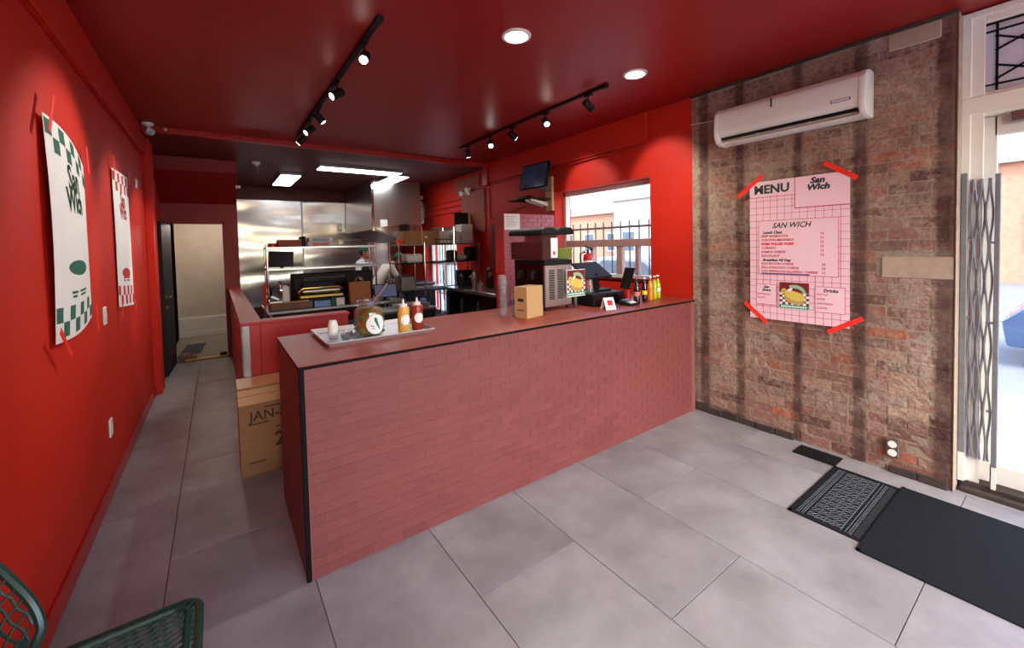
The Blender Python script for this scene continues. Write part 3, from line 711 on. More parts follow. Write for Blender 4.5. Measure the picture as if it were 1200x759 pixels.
poster('white wall poster with green checker bands and green oval', 'print_green', 2.862, 3.64, 2.338, 1.238, 2.209, 1.279, .05, 2.2, (('San', .775, .19), ('Wich', .665, .17)), .335, 8, 2)
poster('white wall poster with red checker bands and red oval', 'print_red', 4.49, 5.24, 2.348, 1.24, 2.372, 1.188, .015, 0, (('San', .79, .18), ('Wich', .70, .16)), .25, 8, 2)
def strip(label, name, axis, p, L, wd, ang, m='tape_red'):
    b = B()
    if axis == 'L': b.obox(p, (.0016, L, wd), Euler((ang, 0, 0)))
    else: b.obox(p, (.0016, L, wd), Euler((ang, 0, 0)))
    return tag(b.build(name, m), label, 'tape', 'red tape strips on the posters')
for p, L, a, lab in (((.052, 2.86, 2.34), .22, 1.1, 'red tape strip on the upper outer corner of the green checker poster'), ((.03, 3.63, 2.25), .16, 1.75, 'red tape strip on the upper corner of the green checker poster nearer the red poster'),
                     ((.05, 2.88, 1.235), .22, -.75, 'red tape strip on the lower outer corner of the green checker poster'), ((.03, 3.65, 1.27), .16, 1.8, 'red tape strip on the lower corner of the green checker poster nearer the switch'),
                     ((.03, 4.47, 2.36), .16, 1.5, 'red tape strip on the upper corner of the red checker poster nearer the switch'), ((.02, 5.25, 2.37), .12, 1.6, 'red tape strip on the upper corner of the red checker poster nearer the back door'),
                     ((.03, 4.50, 1.22), .14, 1.5, 'red tape strip on the lower corner of the red checker poster nearer the switch'), ((.02, 5.24, 1.17), .12, 1.6, 'red tape strip on the lower corner of the red checker poster nearer the back door')):
    strip(lab, 'tape_strip', 'L', p, L, .035, a)

# back door, corridor bits
d2 = struct(thing('door_2', 'x', 'x')); del d2['label']; del d2['category']
B().box(0, .045, -.78, 0, .01, 2.09).build('door_leaf', 'black_paint', d2, .003)
for s in (-1, 1):
    xx = .045 if s > 0 else 0
    lv = B().cyl((xx, -.70, 1.07), (xx + s * .05, -.70, 1.07), .011, n=10).cyl((xx + s * .045, -.71, 1.07), (xx + s * .045, -.60, 1.07), .009, n=10).cyl((xx, -.70, 1.07), (xx + s * .008, -.70, 1.07), .028, n=14).build('handle', 'brass', d2)
    B().cyl((xx, -.70, .93), (xx + s * .018, -.70, .93), .026, n=14).build('deadbolt', 'brass', d2)
place(d2, (.066, 7.965, 0), math.radians(-3))
tag(B().sheet(lambda u, v: ((.10 + .28 * u + .06 * v, 8.55 + .9 * v, .001), (0, 0, 1)), 2, 2, .008).build('floor_mat', 'grey_mat'), 'dark grey mat on the corridor floor behind the open door', 'mat')
t = thing('door_sill', 'golden marbled door sill with a dark end block at the back door', 'door sill', (.42, 8.05, 0))
B().box(.20, .742, 7.985, 8.12, .0, .018).build('sill', 'yellow_marble', t, .004); B().box(.64, .735, 8.06, 8.12, .018, .06).build('block', 'black', t, .003)
tag(B().sphere((.20, 8.16, .055), (.10, .07, .055), 14, 8).sphere((.29, 8.15, .04), (.06, .05, .04), 12, 6).build('cloth_bundle', 'plaid'), 'crumpled plaid cloth on the sill behind the black door', 'cloth')
t = thing('corridor_lamp', 'small glowing bulb high in the corridor behind the back door', 'lamp', (.62, 9.3, 2.30))
B().cyl((.62, 9.3, 2.40), (.62, 9.3, 2.45), .05, n=14).build('base', 'white_plastic', t); B().sphere((.62, 9.3, 2.35), .055).build('bulb', 'lamp_dim', t)
l = bpy.data.lights.new('lamp', 'POINT'); l.energy = 24; l.color = (1, .9, .76); l.shadow_soft_size = .06
o = bpy.data.objects.new('lamp', l); C.objects.link(o); o.parent = t; o.location = (0, 0, -.08)

# ================================================================== BRICK WALL THINGS
ac = thing('air_conditioner', 'white wall mounted air conditioner on the brick wall', 'air conditioner', (4.38, 1.43, 2.50))
prof = [(4.47, 2.50), (4.47, 2.815), (4.40, 2.82), (4.325, 2.805), (4.285, 2.76), (4.275, 2.62), (4.29, 2.575)]
AY0, AY1 = .905, 1.955
B().prism([(x, AY0 + .035, z) for x, z in prof + [(4.33, 2.545), (4.40, 2.50)]], (0, AY1 - AY0 - .07, 0)).build('housing', 'white_plastic', ac, .006)
for a, b2 in ((AY0, AY0 + .04), (AY1 - .04, AY1)):
    B().prism([(x, a, z) for x, z in [(4.47, 2.495), (4.47, 2.815), (4.40, 2.822), (4.322, 2.808), (4.28, 2.762), (4.268, 2.62), (4.275, 2.56), (4.31, 2.51), (4.36, 2.492)]], (0, b2 - a, 0)).build('end_cap', 'white_plastic', ac, .012, seg=2)
B().obox((4.348, (AY0 + AY1) / 2, 2.525), (.10, AY1 - AY0 - .10, .008), Euler((0, -.42, 0))).build('louver', 'cream_paint', ac, .003)
B().box(4.305, 4.36, AY0 + .05, AY1 - .05, 2.538, 2.556).build('outlet_slot', 'black', ac)
for y in (1.25, 1.62): B().box(4.33, 4.36, y - .008, y + .008, 2.515, 2.555).build('louver_bracket', 'white_plastic', ac)
B().box(4.2725, 4.276, 1.485, 1.495, 2.705, 2.775).build('display_slot', 'black', ac)
B().box(4.2705, 4.2735, .985, 1.10, 2.615, 2.635).build('badge', 'print_grey', ac); B().box(4.2695, 4.2712, .992, 1.093, 2.62, 2.630).build('badge_face', 'paper', ac)
tag(B().tube([(4.462, 2.28, 2.79), (4.458, 2.12, 2.775), (4.462, 1.95, 2.765)], .004, 6).build('thin_pipe', 'white_plastic'), 'thin white line along the brick beside the air conditioner', 'cable')
mn = thing('menu_poster', 'pink menu poster with grid lines taped to the brick wall', 'menu', (4.455, 1.383, .98))
MY0, MY1, MZ0, MZ1 = 1.732, 1.033, .985, 2.149          # left edge has the larger Y
MX = 4.452
def mp(u, v, o=0.): return Vector((MX - o, MY0 + (MY1 - MY0) * u, MZ0 + (MZ1 - MZ0) * v))
B().sheet(lambda u, v: (mp(u, v) + Vector((.006 * math.sin(PI * v * 2) * .3, 0, 0)), (-1, 0, 0)), 6, 8, .0025).build('sheet', 'pink_paper', mn)
def rect(b, u0, u1, v0, v1, o=.0045): b.add([mp(u0, v0, o), mp(u1, v0, o), mp(u1, v1, o), mp(u0, v1, o)], [(0, 1, 2, 3)])
gl = B(); lw = .004; lh = .0026
for i in range(1, 13): rect(gl, i / 13 - lw / 2, i / 13 + lw / 2, .0, .91)
for j in range(1, 20): rect(gl, 0, 1, j / 21 - lh / 2, j / 21 + lh / 2)
gl.build('grid_print', 'print_pink_line', mn, smooth=False)
pn = B()
for r in ((0, .49, .888, 1), (.497, 1, .795, 1), (.10, .905, .325, .715), (.075, .30, .105, .255), (.69, .965, .085, .258)): rect(pn, *r, .0052)
pn.build('blank_panel', 'pink_paper', mn, smooth=False)
bd = B()
for u0, u1, v0, v1 in ((.49, .497, .785, 1), (.497, 1, .788, .794), (0, .49, .884, .888)): rect(bd, u0, u1, v0, v1, .0056)
for u0, u1, v0, v1 in ((.10, .905, .325, .715), (.075, .30, .105, .255), (.69, .965, .085, .258)):
    for q in ((u0, u1, v0, v0 + .003), (u0, u1, v1 - .003, v1), (u0, u0 + .004, v0, v1), (u1 - .004, u1, v0, v1)): rect(bd, *q, .0056)
bd.build('border_print', 'print_pink_line', mn, smooth=False)
def mtext(s, u, v, sz, m, al='LEFT', bold=.0, sx=1., shear=0.): 
    p = mp(u, v, .0062); return text('lettering', s, sz, m, mn, p, FACE_NEGX, al, bold, sx, shear, .0003)
mtext('MENU', .245, .938, .098, 'print_dark', 'CENTER', .0035)
mtext('San', .71, .965, .062, 'print_dark', 'CENTER', .003, 1.1, .2); mtext('Wich', .715, .92, .062, 'print_dark', 'CENTER', .003, 1.1, .2)
mtext('SAN WICH', .45, .675, .062, 'print_dark', 'CENTER', .001, .9, .3)
mtext('Lunch Class', .15, .628, .030, 'print_dark', 'LEFT', .001, 1, .2)
for i, (s, pr) in enumerate((('BEEF BARBACOA', '16'), ('CHICKEN MILANESA', '15'), ('PORK PULLED PORK', '15'), ('CUBANO', '15'), ('HAM N CHEESE', '13'), ('EGG PLANT', '13'))):
    mtext(s, .135, .602 - .0285 * i, .0265, 'print_orange' if i == 2 else 'print_red', 'LEFT', .0016 if i == 2 else .0004); mtext(pr, .755, .612 - .0285 * i, .0255, 'print_red', 'CENTER', .0004)
mtext('Breakfast All Day', .15, .430, .030, 'print_dark', 'LEFT', .001, 1, .2)
for i, (s, pr) in enumerate((('EGG BACON CHEESE', '10'), ('EGG AVOCADO CHEESE', '10'), ('EGG PEPPERONI JALAPENO CHEESE', '11'))):
    mtext(s, .135, .404 - .0275 * i, .0255, 'print_red', 'LEFT', .0004); mtext(pr, .77, .404 - .0275 * i, .0255, 'print_red', 'CENTER', .0004)
bl = B(); rect(bl, .135, .64, .329 + .0, .337, .0062); bl.build('blue_rule', 'print_blue', mn, smooth=False)
mtext('San', .19, .235, .03, 'print_dark', 'CENTER', .001, 1, .2); mtext('Extra', .19, .212, .03, 'print_dark', 'CENTER', .001, 1, .2)
mtext('Drinks', .835, .232, .034, 'print_dark', 'CENTER', .001, 1, .2)
for i, s in enumerate(('BOTTLE', 'SODA', 'LEMONADE', 'COFFEE')): mtext(s, .705, .205 - .03 * i, .02, 'print_red')
for i, s in enumerate(('PEPPERONI', 'EXTRA')): mtext(s, .09, .18 - .025 * i, .02, 'print_red')
def sandwich(parent, P, sc):                                       # flat printed picture of a filled long roll; P(u,v,o) maps the card
    def poly(pts, m, o, nm): b = B(); b.add([P(u, v, o) for u, v in pts], [tuple(range(len(pts)))]); return b.build(nm, m, parent, smooth=False)
    poly([(0, 0), (1, 0), (1, 1), (0, 1)], 'paper', .001, 'picture_base'); poly([(0, .62), (1, .62), (1, 1), (0, 1)], 'print_maroon', .0016, 'picture_ground')
    ch = B()
    for i in range(10):
        for j in range(5):
            if (i + j) % 2: ch.add([P(i / 10, .16 + j * .09, .0016), P((i + 1) / 10, .16 + j * .09, .0016), P((i + 1) / 10, .25 + j * .09, .0016), P(i / 10, .25 + j * .09, .0016)], [(0, 1, 2, 3)])
    ch.build('picture_checks', 'print_maroon', parent, smooth=False)
    def ell(cu, cv, a, b, rot, m, o, nm): poly([(cu + a * math.cos(t) * math.cos(rot) - b * math.sin(t) * math.sin(rot), cv + a * math.cos(t) * math.sin(rot) + b * math.sin(t) * math.cos(rot)) for t in [2 * PI * i / 24 for i in range(24)]], m, o, nm)
    ell(.5, .36, .36, .17, -.25, 'print_tan', .0022, 'picture_bun'); ell(.53, .50, .36, .17, -.25, 'print_yellow', .0028, 'picture_filling'); ell(.16, .66, .10, .11, 0, 'print_yellow', .0034, 'picture_slice'); ell(.16, .66, .05, .055, 0, 'print_tan', .0040, 'picture_slice_core')
    arc = [(.52 + .40 * math.cos(t), .56 + .36 * math.sin(t)) for t in [.25 + i * .14 for i in range(14)]]; arc2 = [(.52 + .30 * math.cos(t), .54 + .25 * math.sin(t)) for t in [.25 + i * .14 for i in range(14)]][::-1]
    poly(arc + arc2, 'print_leaf', .0034, 'picture_leaf'); poly([(.0, .02), (1, .02), (1, .16), (.0, .16)], 'print_teal', .0022, 'picture_band')
    ell(.36, .72, .10, .05, .5, 'paper', .0046, 'picture_gleam')
    b = B()
    for i in range(12): b.add([P(.06 + i * .073, .06, .003), P(.11 + i * .073, .06, .003), P(.11 + i * .073, .12, .003), P(.06 + i * .073, .12, .003)], [(0, 1, 2, 3)])
    b.build('picture_lettering', 'paper', parent, smooth=False)
sandwich(mn, lambda u, v, o: mp(.335 + .30 * u, .09 + .185 * v, .0062 + o), 1)
for p, L, a, lab in (((4.446, 1.73, 2.12), .26, -.68, 'orange red tape strip over the word MENU corner'), ((4.446, 1.09, 2.16), .24, .62, 'orange red tape strip on the upper corner of the pink menu nearer the door'),
                     ((4.446, 1.685, 1.03), .24, .72, 'orange red tape strip on the lower corner of the pink menu nearer the counter'), ((4.446, 1.06, 1.005), .25, -.56, 'orange red tape strip on the lower corner of the pink menu nearer the outlet')):
    strip(lab, 'tape_strip', 'R', p, L, .034, a)
t = thing('wall_outlet', 'metal duplex outlet box low on the brick wall', 'outlet', (4.45, .788, .12))
B().box(4.44, 4.47, .755, .822, .12, .245).build('box', 'steel_dull', t, .004)
for z in (.152, .212): B().cyl((4.4405, .788, z), (4.436, .788, z), .024, n=16).build('socket', 'white_plastic', t)

# ================================================================== FLOOR THINGS
t = thing('floor_register', 'small black slotted floor vent beside the brick wall', 'floor vent', (4.335, 1.2, 0))
B().box(4.245, 4.425, 1.06, 1.335, .0, .006).build('frame', 'black', t, .002)
for k in range(11): B().box(4.265, 4.405, 1.075 + k * .0225, 1.087 + k * .0225, .006, .010).build('slat', 'rubber', t)
t = thing('scroll_mat', 'black rubber scroll pattern door mat beside the plain mat', 'door mat', (3.85, .89, 0))
B().box(3.445, 4.25, .71, 1.062, .0005, .004).build('base', 'rubber', t)
B().box(3.445, 4.25, 1.04, 1.062, .004, .007).box(3.445, 3.47, .71, 1.062, .004, .007).box(4.225, 4.25, .71, 1.062, .004, .007).build('rim', 'rubber', t, .001)
rl = B()
def ring(cx, cy, r, w=.0022): rl.tube([(cx + r * math.cos(2 * PI * i / 10), cy + r * math.sin(2 * PI * i / 10), .0045) for i in range(10)], w, 4, True)
for i in range(11):
    for j in range(6):
        cx, cy = 3.515 + i * .067, .785 + j * .042
        if j in (1, 2, 3, 4):
            ring(cx, cy, .021); rl.tube([(cx - .03, cy - .02, .0045), (cx + .03, cy + .02, .0045)], .002, 4); rl.tube([(cx - .03, cy + .02, .0045), (cx + .03, cy - .02, .0045)], .002, 4)
for y in (.785, .79 + .015, .99, 1.0): rl.tube([(3.475, y, .005), (4.22, y, .005)], .0024, 4)
for i in range(36):
    x = 3.48 + i * .0208; ring(x, .765, .008, .0018); ring(x, 1.018, .008, .0018)
    rl.tube([(x, .72, .0045), (x + .012, .748, .0045)], .0022, 4)
o = rl.build('scroll_relief', 'rubber_relief', t)
mt = thing('entrance_mat', 'large plain black rubber entrance mat in front of the glass door', 'door mat', (3.84, .03, 0))
B().box(3.355, 4.285, -.70, .705, 0.0006, .008).build('pad', 'rubber', mt, .003)
B().box(3.355, 3.375, -.70, .705, .008, .010).box(3.355, 4.285, .685, .705, .008, .010).build('raised_edge', 'rubber', mt, .002)
# cardboard carton by the half wall
t = thing('cardboard_carton', 'tall brown cardboard carton with taped top behind the counter end', 'carton', (1.0, 3.72, 0))
B().box(.742, 1.26, 3.575, 3.855, .0, .665).build('carton_body', 'cardboard', t, .004)
B().box(.7405, 1.2615, 3.5735, 3.60, .535, .648).box(.7405, .7425, 3.574, 3.856, .56, .668).box(.741, 1.261, 3.574, 3.856, .664, .668).build('packing_tape', 'packing_tape', t)
B().box(.741, 1.2605, 3.572, 3.576, .6, .604).build('tape_seam', 'kraft', t)
text('lettering', 'JAN-S', .10, 'print_brown', t, (.925, 3.574, .44), FACE_NEGY, 'CENTER', .001, .95)
text('lettering', '2', .15, 'print_brown', t, (1.0, 3.574, .235), FACE_NEGY, 'CENTER', .003)
b = B()
for x0, x1, z in ((.80, .93, .385), (.90, 1.02, .50), (.79, .90, .10), (.97, 1.03, .335)): B().box(x0, x1, 3.5735, 3.575, z - .004, z + .004).build('small_print', 'print_brown', t)

# green woven chair in the near corner
ch = thing('woven_chair', 'dark green metal chair with diagonal woven seat by the red wall', 'chair', (.33, 1.58, 0))
def rrect(x0, x1, y0, y1, r, z, n=6):
    pts = []
    for cx, cy, a0 in ((x1 - r, y1 - r, 0), (x0 + r, y1 - r, PI / 2), (x0 + r, y0 + r, PI), (x1 - r, y0 + r, 1.5 * PI)):
        for i in range(n + 1): a = a0 + PI / 2 * i / n; pts.append((cx + r * math.cos(a), cy + r * math.sin(a), z))
    return pts
sf = B().tube(rrect(.10, .565, 1.36, 1.815, .055, .445), .012, 8, True).build('seat_frame', 'chair_green', ch)
inner = B()
for p in (0,):
    ring2 = rrect(.125, .535, 1.385, 1.79, .045, .45); inner.tube(ring2, .010, 6, True)
inner.build('seat_rim', 'chair_green', ch)
sw = B()
for k in range(17): y = 1.40 + k * .0235; sw.tube([(.12 + .435 * i / 12, y + (.004 if i % 2 else -.004), .448 - .010 * math.sin(PI * i / 12)) for i in range(13)], .0042, 5)
for k in range(-14, 19):
    x = .12 + k * .032; a = Vector((x, 1.385, .450)); e = Vector((x + .50, 1.80, .450))
    t0 = max(0, (.118 - a.x) / (e.x - a.x)); t1 = min(1, (.548 - a.x) / (e.x - a.x))
    if t1 > t0 + .03: sw.tube([a.lerp(e, t0), a.lerp(e, (t0 + t1) / 2) + Vector((0, 0, -.006)), a.lerp(e, t1)], .0036, 5)
sw.build('woven_seat', 'chair_green', ch)
def bk(y, z): 
    s = (y - 1.58) / .25; return Vector((.165 - .16 * max(0, z - .55) / .35 + .055 * s * s - .02, y, z))
out = []
for i in range(61):
    a = 2 * PI * i / 60
    yy = 1.58 + .255 * math.copysign(abs(math.cos(a)) ** .6, math.cos(a)); zz = .70 + .22 * math.copysign(abs(math.sin(a)) ** .7, math.sin(a)); out.append(bk(yy, zz))
B().tube(out[:-1], .013, 8, True).build('backrest_frame', 'chair_green', ch)
bwv = B()
for k in range(15):
    y = 1.355 + k * .032; hz = .20 * (1 - min(1, abs(y - 1.58) / .27) ** 3) ** .6
    bwv.tube([bk(y + (.004 if i % 2 else -.004), .70 - hz + 2 * hz * i / 8) for i in range(9)], .004, 5)
for k in range(11):
    z = .52 + k * .036; hy = .245 * (1 - min(1, abs(z - .70) / .225) ** 3) ** .6
    bwv.tube([bk(1.58 - hy + 2 * hy * i / 8, z + .02 * math.sin(i)) for i in range(9)], .004, 5)
bwv.build('woven_back', 'chair_green', ch)
for x, y in ((.13, 1.39), (.13, 1.785), (.54, 1.39), (.54, 1.785)):
    B().tube([(x, y, .44), (x + (.02 if x > .3 else -.02), y + (.015 if y > 1.5 else -.015), 0.0)], .0115, 8).build('leg', 'chair_green', ch)
for y in (1.40, 1.76): B().tube([(.12, y, .44), bk(y, .56)], .010, 8).build('back_support', 'chair_green', ch)

# ================================================================== ON THE COUNTER
tr = thing('sheet_pan', 'aluminium sheet pan holding jar and bottles on the counter', 'tray', (1.5, 2.84, CT))
def pan(P0, P1, z, h, m, parent, nm):                                   # rimmed rectangular pan
    x0, y0 = P0; x1, y1 = P1; b = B(); ins = .02
    lo = [(x0 + ins, y0 + ins, z + .002), (x1 - ins, y0 + ins, z + .002), (x1 - ins, y1 - ins, z + .002), (x0 + ins, y1 - ins, z + .002)]
    hi = [(x0 + .008, y0 + .008, z + h), (x1 - .008, y0 + .008, z + h), (x1 - .008, y1 - .008, z + h), (x0 + .008, y1 - .008, z + h)]
    b.add(lo + hi, [(0, 1, 2, 3)] + [(i, (i + 1) % 4, 4 + (i + 1) % 4, 4 + i) for i in range(4)])
    lo2 = [(a, c, e - .002) for a, c, e in lo]; b.add(lo2 + hi, [(3, 2, 1, 0)] + [(4 + i, 4 + (i + 1) % 4, (i + 1) % 4, i) for i in range(4)])
    b.build(nm, m, parent, smooth=False)
    B().tube(rrect(x0 + .006, x1 - .006, y0 + .006, y1 - .006, .02, z + h), .0055, 6, True).build('rolled_rim', m, parent)
pan((1.155, 2.555), (1.845, 3.09), CT, .024, 'aluminium', tr, 'pan')
jr = thing('pickle_jar', 'glass jar of pickled peppers with a green pepper label', 'jar', (1.455, 2.74, CT + .004))
jx, jy, jz = 1.455, 2.74, CT + .004
B().lathe([(.082, .004), (.094, .02), (.096, .15), (.09, .172), (.066, .195), (.066, .205), (.072, .207), (.072, .232), (.066, .232), (.064, .2), (.085, .17), (.09, .15), (.088, .022), (.076, .010), (0, .010)], (jx, jy, jz), 28).build('glass_body', 'jar_glass', jr)
B().lathe([(.0, .012), (.074, .012), (.086, .024), (.088, .155), (.08, .170), (.062, .184), (0, .186)], (jx, jy, jz), 24).build('peppers', 'pepper_mix', jr)
B().lathe([(.066, .205), (.074, .208), (.075, .229), (.066, .233), (.064, .206)], (jx, jy, jz), 28).build('rim', 'clear_plastic', jr)
rj = random.Random(5); pc = B()
for k in range(60):
    a = rj.uniform(0, 2 * PI); z = rj.uniform(.02, .15); pc.sphere((jx + .086 * math.cos(a), jy + .086 * math.sin(a), jz + z), (.012, .012, .008), 7, 5)
pcs = pc.build('pepper_slices', 'pepper_green', jr); pcs['kind'] = 'stuff'
ca = math.atan2(0 - jy, .66 - jx) + .42
def on_jar(a, z, r=.0985): return (jx + r * math.cos(ca + a), jy + r * math.sin(ca + a), jz + z)
lb = B(); disc(lb, lambda a, r: on_jar(.062 / .0985 * r * math.cos(a), .085 + .062 * r * math.sin(a)))
lb.build('round_label', 'paper', jr, smooth=True)
pp = B(); pp.add([on_jar(a, z, .1) for a, z in ((-.10, .13), (.05, .125), (.16, .09), (.28, .045), (.16, .058), (.0, .085), (-.12, .11))], [(0, 1, 2, 3, 4, 5, 6)]); pp.build('pepper_print', 'pepper_green', jr, smooth=False)
pp = B(); pp.add([on_jar(a, z, .1) for a, z in ((-.36, .075), (-.12, .068), (-.12, .075), (-.36, .082))], [(0, 1, 2, 3)]); pp.add([on_jar(a, z, .1) for a, z in ((-.30, .060), (-.08, .052), (-.08, .057), (-.30, .065))], [(0, 1, 2, 3)]); pp.build('label_script', 'print_grey', jr, smooth=False)
tg = thing('steel_tongs', 'steel tongs resting in the pickle jar', 'tongs', (1.47, 2.74, CT + .1))
for s in (-.008, .008): B().tube([(1.44, 2.745 + s, CT + .12), (1.50, 2.74 + s, CT + .24), (1.575, 2.735 + s * .5, CT + .335)], .0075, 8).build('arm', 'steel', tg)
def squeeze(label, m, x, y):
    t = thing('squeeze_bottle', label, 'bottle', (x, y, CT + .004))
    z = CT + .004
    B().lathe([(.036, 0), (.040, .006), (.040, .15), (.036, .166), (.024, .172)], (x, y, z), 20).build('body', m, t)
    B().lathe([(.026, .170), (.026, .186), (.010, .190), (.008, .196), (.004, .222), (.0, .222)], (x, y, z), 16).build('nozzle_cap', 'white_plastic', t)
    a0 = math.atan2(-y, .66 - x) + .35; lb = B(); R = .0408
    disc(lb, lambda a, r: (x + R * math.cos(a0 + .034 / R * r * math.cos(a)), y + R * math.sin(a0 + .034 / R * r * math.cos(a)), z + .085 + .034 * r * math.sin(a)))
    lb.build('round_label', 'paper', t)
squeeze('squeeze bottle of yellow sauce with round white label on the sheet pan', 'mustard', 1.672, 2.70)
squeeze('squeeze bottle of brown red sauce with round white label on the sheet pan', 'ketchup', 1.775, 2.715)
def pcup(x, y, z, h, r0, r1, m, label, group=None, n=1, gap=.008):
    t = None
    for k in range(n):
        zz = z + k * gap
        o = B().lathe([(r0, 0), (r1, h), (r1 + .003, h), (r1 + .003, h - .004) , (r0 + .001, .001)], (x, y, zz), 16).build('portion_cup', m)
        tag(o, label, 'cup', group)
for k in range(8):
    o = B().lathe([(.029, 0), (.031, .003), (.022, .036), (.0, .036)], (1.243, 2.80, CT + .028 + .008 * k), 18).build('portion_cup', 'white_plastic')
    tag(o, ('topmost ' if k == 7 else 'lowest ' if k == 0 else '') + 'white paper portion cup in the upturned stack on the sheet pan', 'cup', 'upturned white portion cups')
t = thing('cup_sleeve', 'clear plastic cup holding the upturned white portion cups', 'cup', (1.243, 2.80, CT + .003))
B().lathe([(.028, 0), (.036, .045), (.038, .045), (.0375, .042), (.030, .001)], (1.243, 2.80, CT + .003), 18).build('wall', 'clear_plastic', t); B().cyl((1.243, 2.80, CT + .003), (1.243, 2.80, CT + .025), .026).build('base', 'clear_plastic', t)
for x, y in ((1.315, 2.735), (1.352, 2.70), (1.29, 2.68)):
    for k in range(3):
        tag(B().lathe([(.021, 0), (.029, .032), (.031, .032), (.030, .029), (.0215, .0015)], (x, y, CT + .004 + .009 * k), 16).build('portion_cup', 'clear_plastic'), ('topmost ' if k == 2 else 'lowest ' if k == 0 else 'middle ') + 'clear plastic portion cup of a short stack on the sheet pan', 'cup', 'clear portion cups')

# drink dispenser
dp = thing('drink_dispenser', 'two tank cold drink dispenser with black lid and louvered steel side', 'drink dispenser', (3.08, 2.9, CT))
x0, x1, y0, y1 = 2.925, 3.235, 2.70, 3.13
B().box(x0, x1, y0, y1, CT + .03, CT + .395).build('body', 'steel', dp, .006)
for x, y in ((x0 + .03, y0 + .03), (x1 - .03, y0 + .03), (x0 + .03, y1 - .03), (x1 - .03, y1 - .03)): B().cyl((x, y, CT), (x, y, CT + .03), .014, n=10).build('foot', 'black', dp)
B().box(x0 - .006, x0, y0 + .02, y1, CT + .05, CT + .395).build('tap_panel', 'black_gloss', dp, .002)
B().box(x0 - .09, x0, y0 + .05, y1 - .03, CT + .03, CT + .075).build('drip_tray', 'black', dp, .004)
for y in (2.82, 3.01): B().cyl((x0 - .045, y, CT + .33), (x0 - .045, y, CT + .27), .014, n=10).box(x0 - .05, x0 - .005, y - .012, y + .012, CT + .32, CT + .345).build('tap', 'black', dp)
B().box(x0 - .01, x1 + .006, y0 - .008, y1, CT + .395, CT + .435).build('collar', 'black', dp, .004)
for col in (0, 1):
    cx = x0 + .075 + col * .095
    for k in range(18): B().obox((cx, y0 - .002, CT + .10 + k * .0145), (.058, .006, .006), Euler((.5, 0, 0))).build('vent_slot', 'black', dp)
for nm, a, b2, mm, lvl in (('a', 2.895, 3.055, 'juice_red', .70), ('b', 3.075, 3.255, 'juice_green', .42)):
    zb = CT + .435; zt = CT + .66
    B().box(a + .006, b2 - .006, y0 - .005, y1 + .03, zb + .006, zb + .006 + (zt - zb) * lvl).build('drink', mm, dp, .008)
    tb = B()
    for q in ((a, a + .004, y0 - .012, y1 + .04), (b2 - .004, b2, y0 - .012, y1 + .04), (a, b2, y0 - .012, y0 - .008), (a, b2, y1 + .036, y1 + .04)): tb.box(q[0], q[1], q[2], q[3], zb, zt)
    tb.box(a, b2, y0 - .012, y1 + .04, zb, zb + .004).build('tank', 'tank_plastic', dp)
    pf = [(a - .008, zt - .004), (b2 + .008, zt - .004), (b2 + .004, zt + .03), (b2 - .03, zt + .058), (a + .03, zt + .058), (a - .004, zt + .03)]
    B().prism([(x, y0 - .02, z) for x, z in pf], (0, y1 - y0 + .068, 0)).build('lid', 'black', dp, .008)
B().box(2.985, 3.06, y0 - .0175, y0 - .0125, CT + .455, CT + .625).build('tank_label', 'paper', dp)
B().box(3.005, 3.03, y0 - .0186, y0 - .0172, CT + .48, CT + .51).build('label_mark', 'print_red', dp)
cd = thing('sandwich_card', 'picture card of a filled roll leaning on the drink dispenser', 'card', (3.255, 2.66, CT + .10))
B().box(3.142, 3.368, 2.664, 2.670, CT + .102, CT + .342).build('card', 'paper', cd)
sandwich(cd, lambda u, v, o: Vector((3.145 + .22 * u, 2.6635 - o, CT + .106 + .232 * v)), 1)
B().box(3.20, 3.31, 2.67, 2.694, CT + .12, CT + .15).build('clip', 'steel_dull', cd)
B().box(3.245, 3.265, 2.668, 2.69, CT, CT + .12).build('stand', 'steel_dull', cd)
bx = thing('kraft_box', 'small kraft cardboard box beside the drink dispenser', 'box', (0, 0, 0))
B().box(0, .20, 0, .13, 0, .245).build('body', 'cardboard_light', bx, .003)
B().box(-.0012, 0, .035, .095, .13, .155).box(-.0012, 0, .03, .10, .06, .066).build('print', 'print_brown', bx)
B().box(.001, .199, .063, .067, .245, .2462).build('flap_seam', 'kraft', bx)
place(bx, (2.585, 2.515, CT), .22)
for (x, y, h, lab) in ((2.515, 2.735, .30, 'tallest tower of nested clear cups beside the kraft box'), (2.555, 2.80, .33, 'tower of nested clear cups behind the kraft box'), (2.60, 2.70, .19, 'shortest tower of nested clear cups behind the kraft box')):
    t = thing('cup_tower', lab, 'cups', (x, y, CT))
    k = int(h / .022); b = B()
    prof = [(.026, 0)]
    for i in range(k): prof += [(.034, .0215 + i * .022), (.037, .022 + i * .022), (.033, .023 + i * .022)]
    B().lathe([(.026, 0), (.034, .07), (.036, h - .0), (.031, h), (.029, .07), (.022, .002), (0, .002)], (x, y, CT), 18).build('cup_stack', 'clear_plastic', t)
    for i in range(0, k, 2): B().tube([(x + .0365 * math.cos(2 * PI * j / 14), y + .0365 * math.sin(2 * PI * j / 14), CT + .075 + i * .022) for j in range(14) ], .0016, 4, True).build('rim', 'clear_plastic', t) if CT + .075 + i * .022 < CT + h else None
pp = thing('notice_paper', 'white notice sheet taped to the pink brick partition', 'notice', (3.72, 4.33, 1.9))
B().box(3.64, 3.885, 4.328, 4.3335, 1.86, 2.065).build('sheet', 'paper', pp)
b = B()
for k in range(6): b.box(3.665, 3.84 - .02 * (k % 3), 4.3272, 4.328, 2.03 - k * .025, 2.034 - k * .025)
b.build('small_print', 'print_grey', pp)

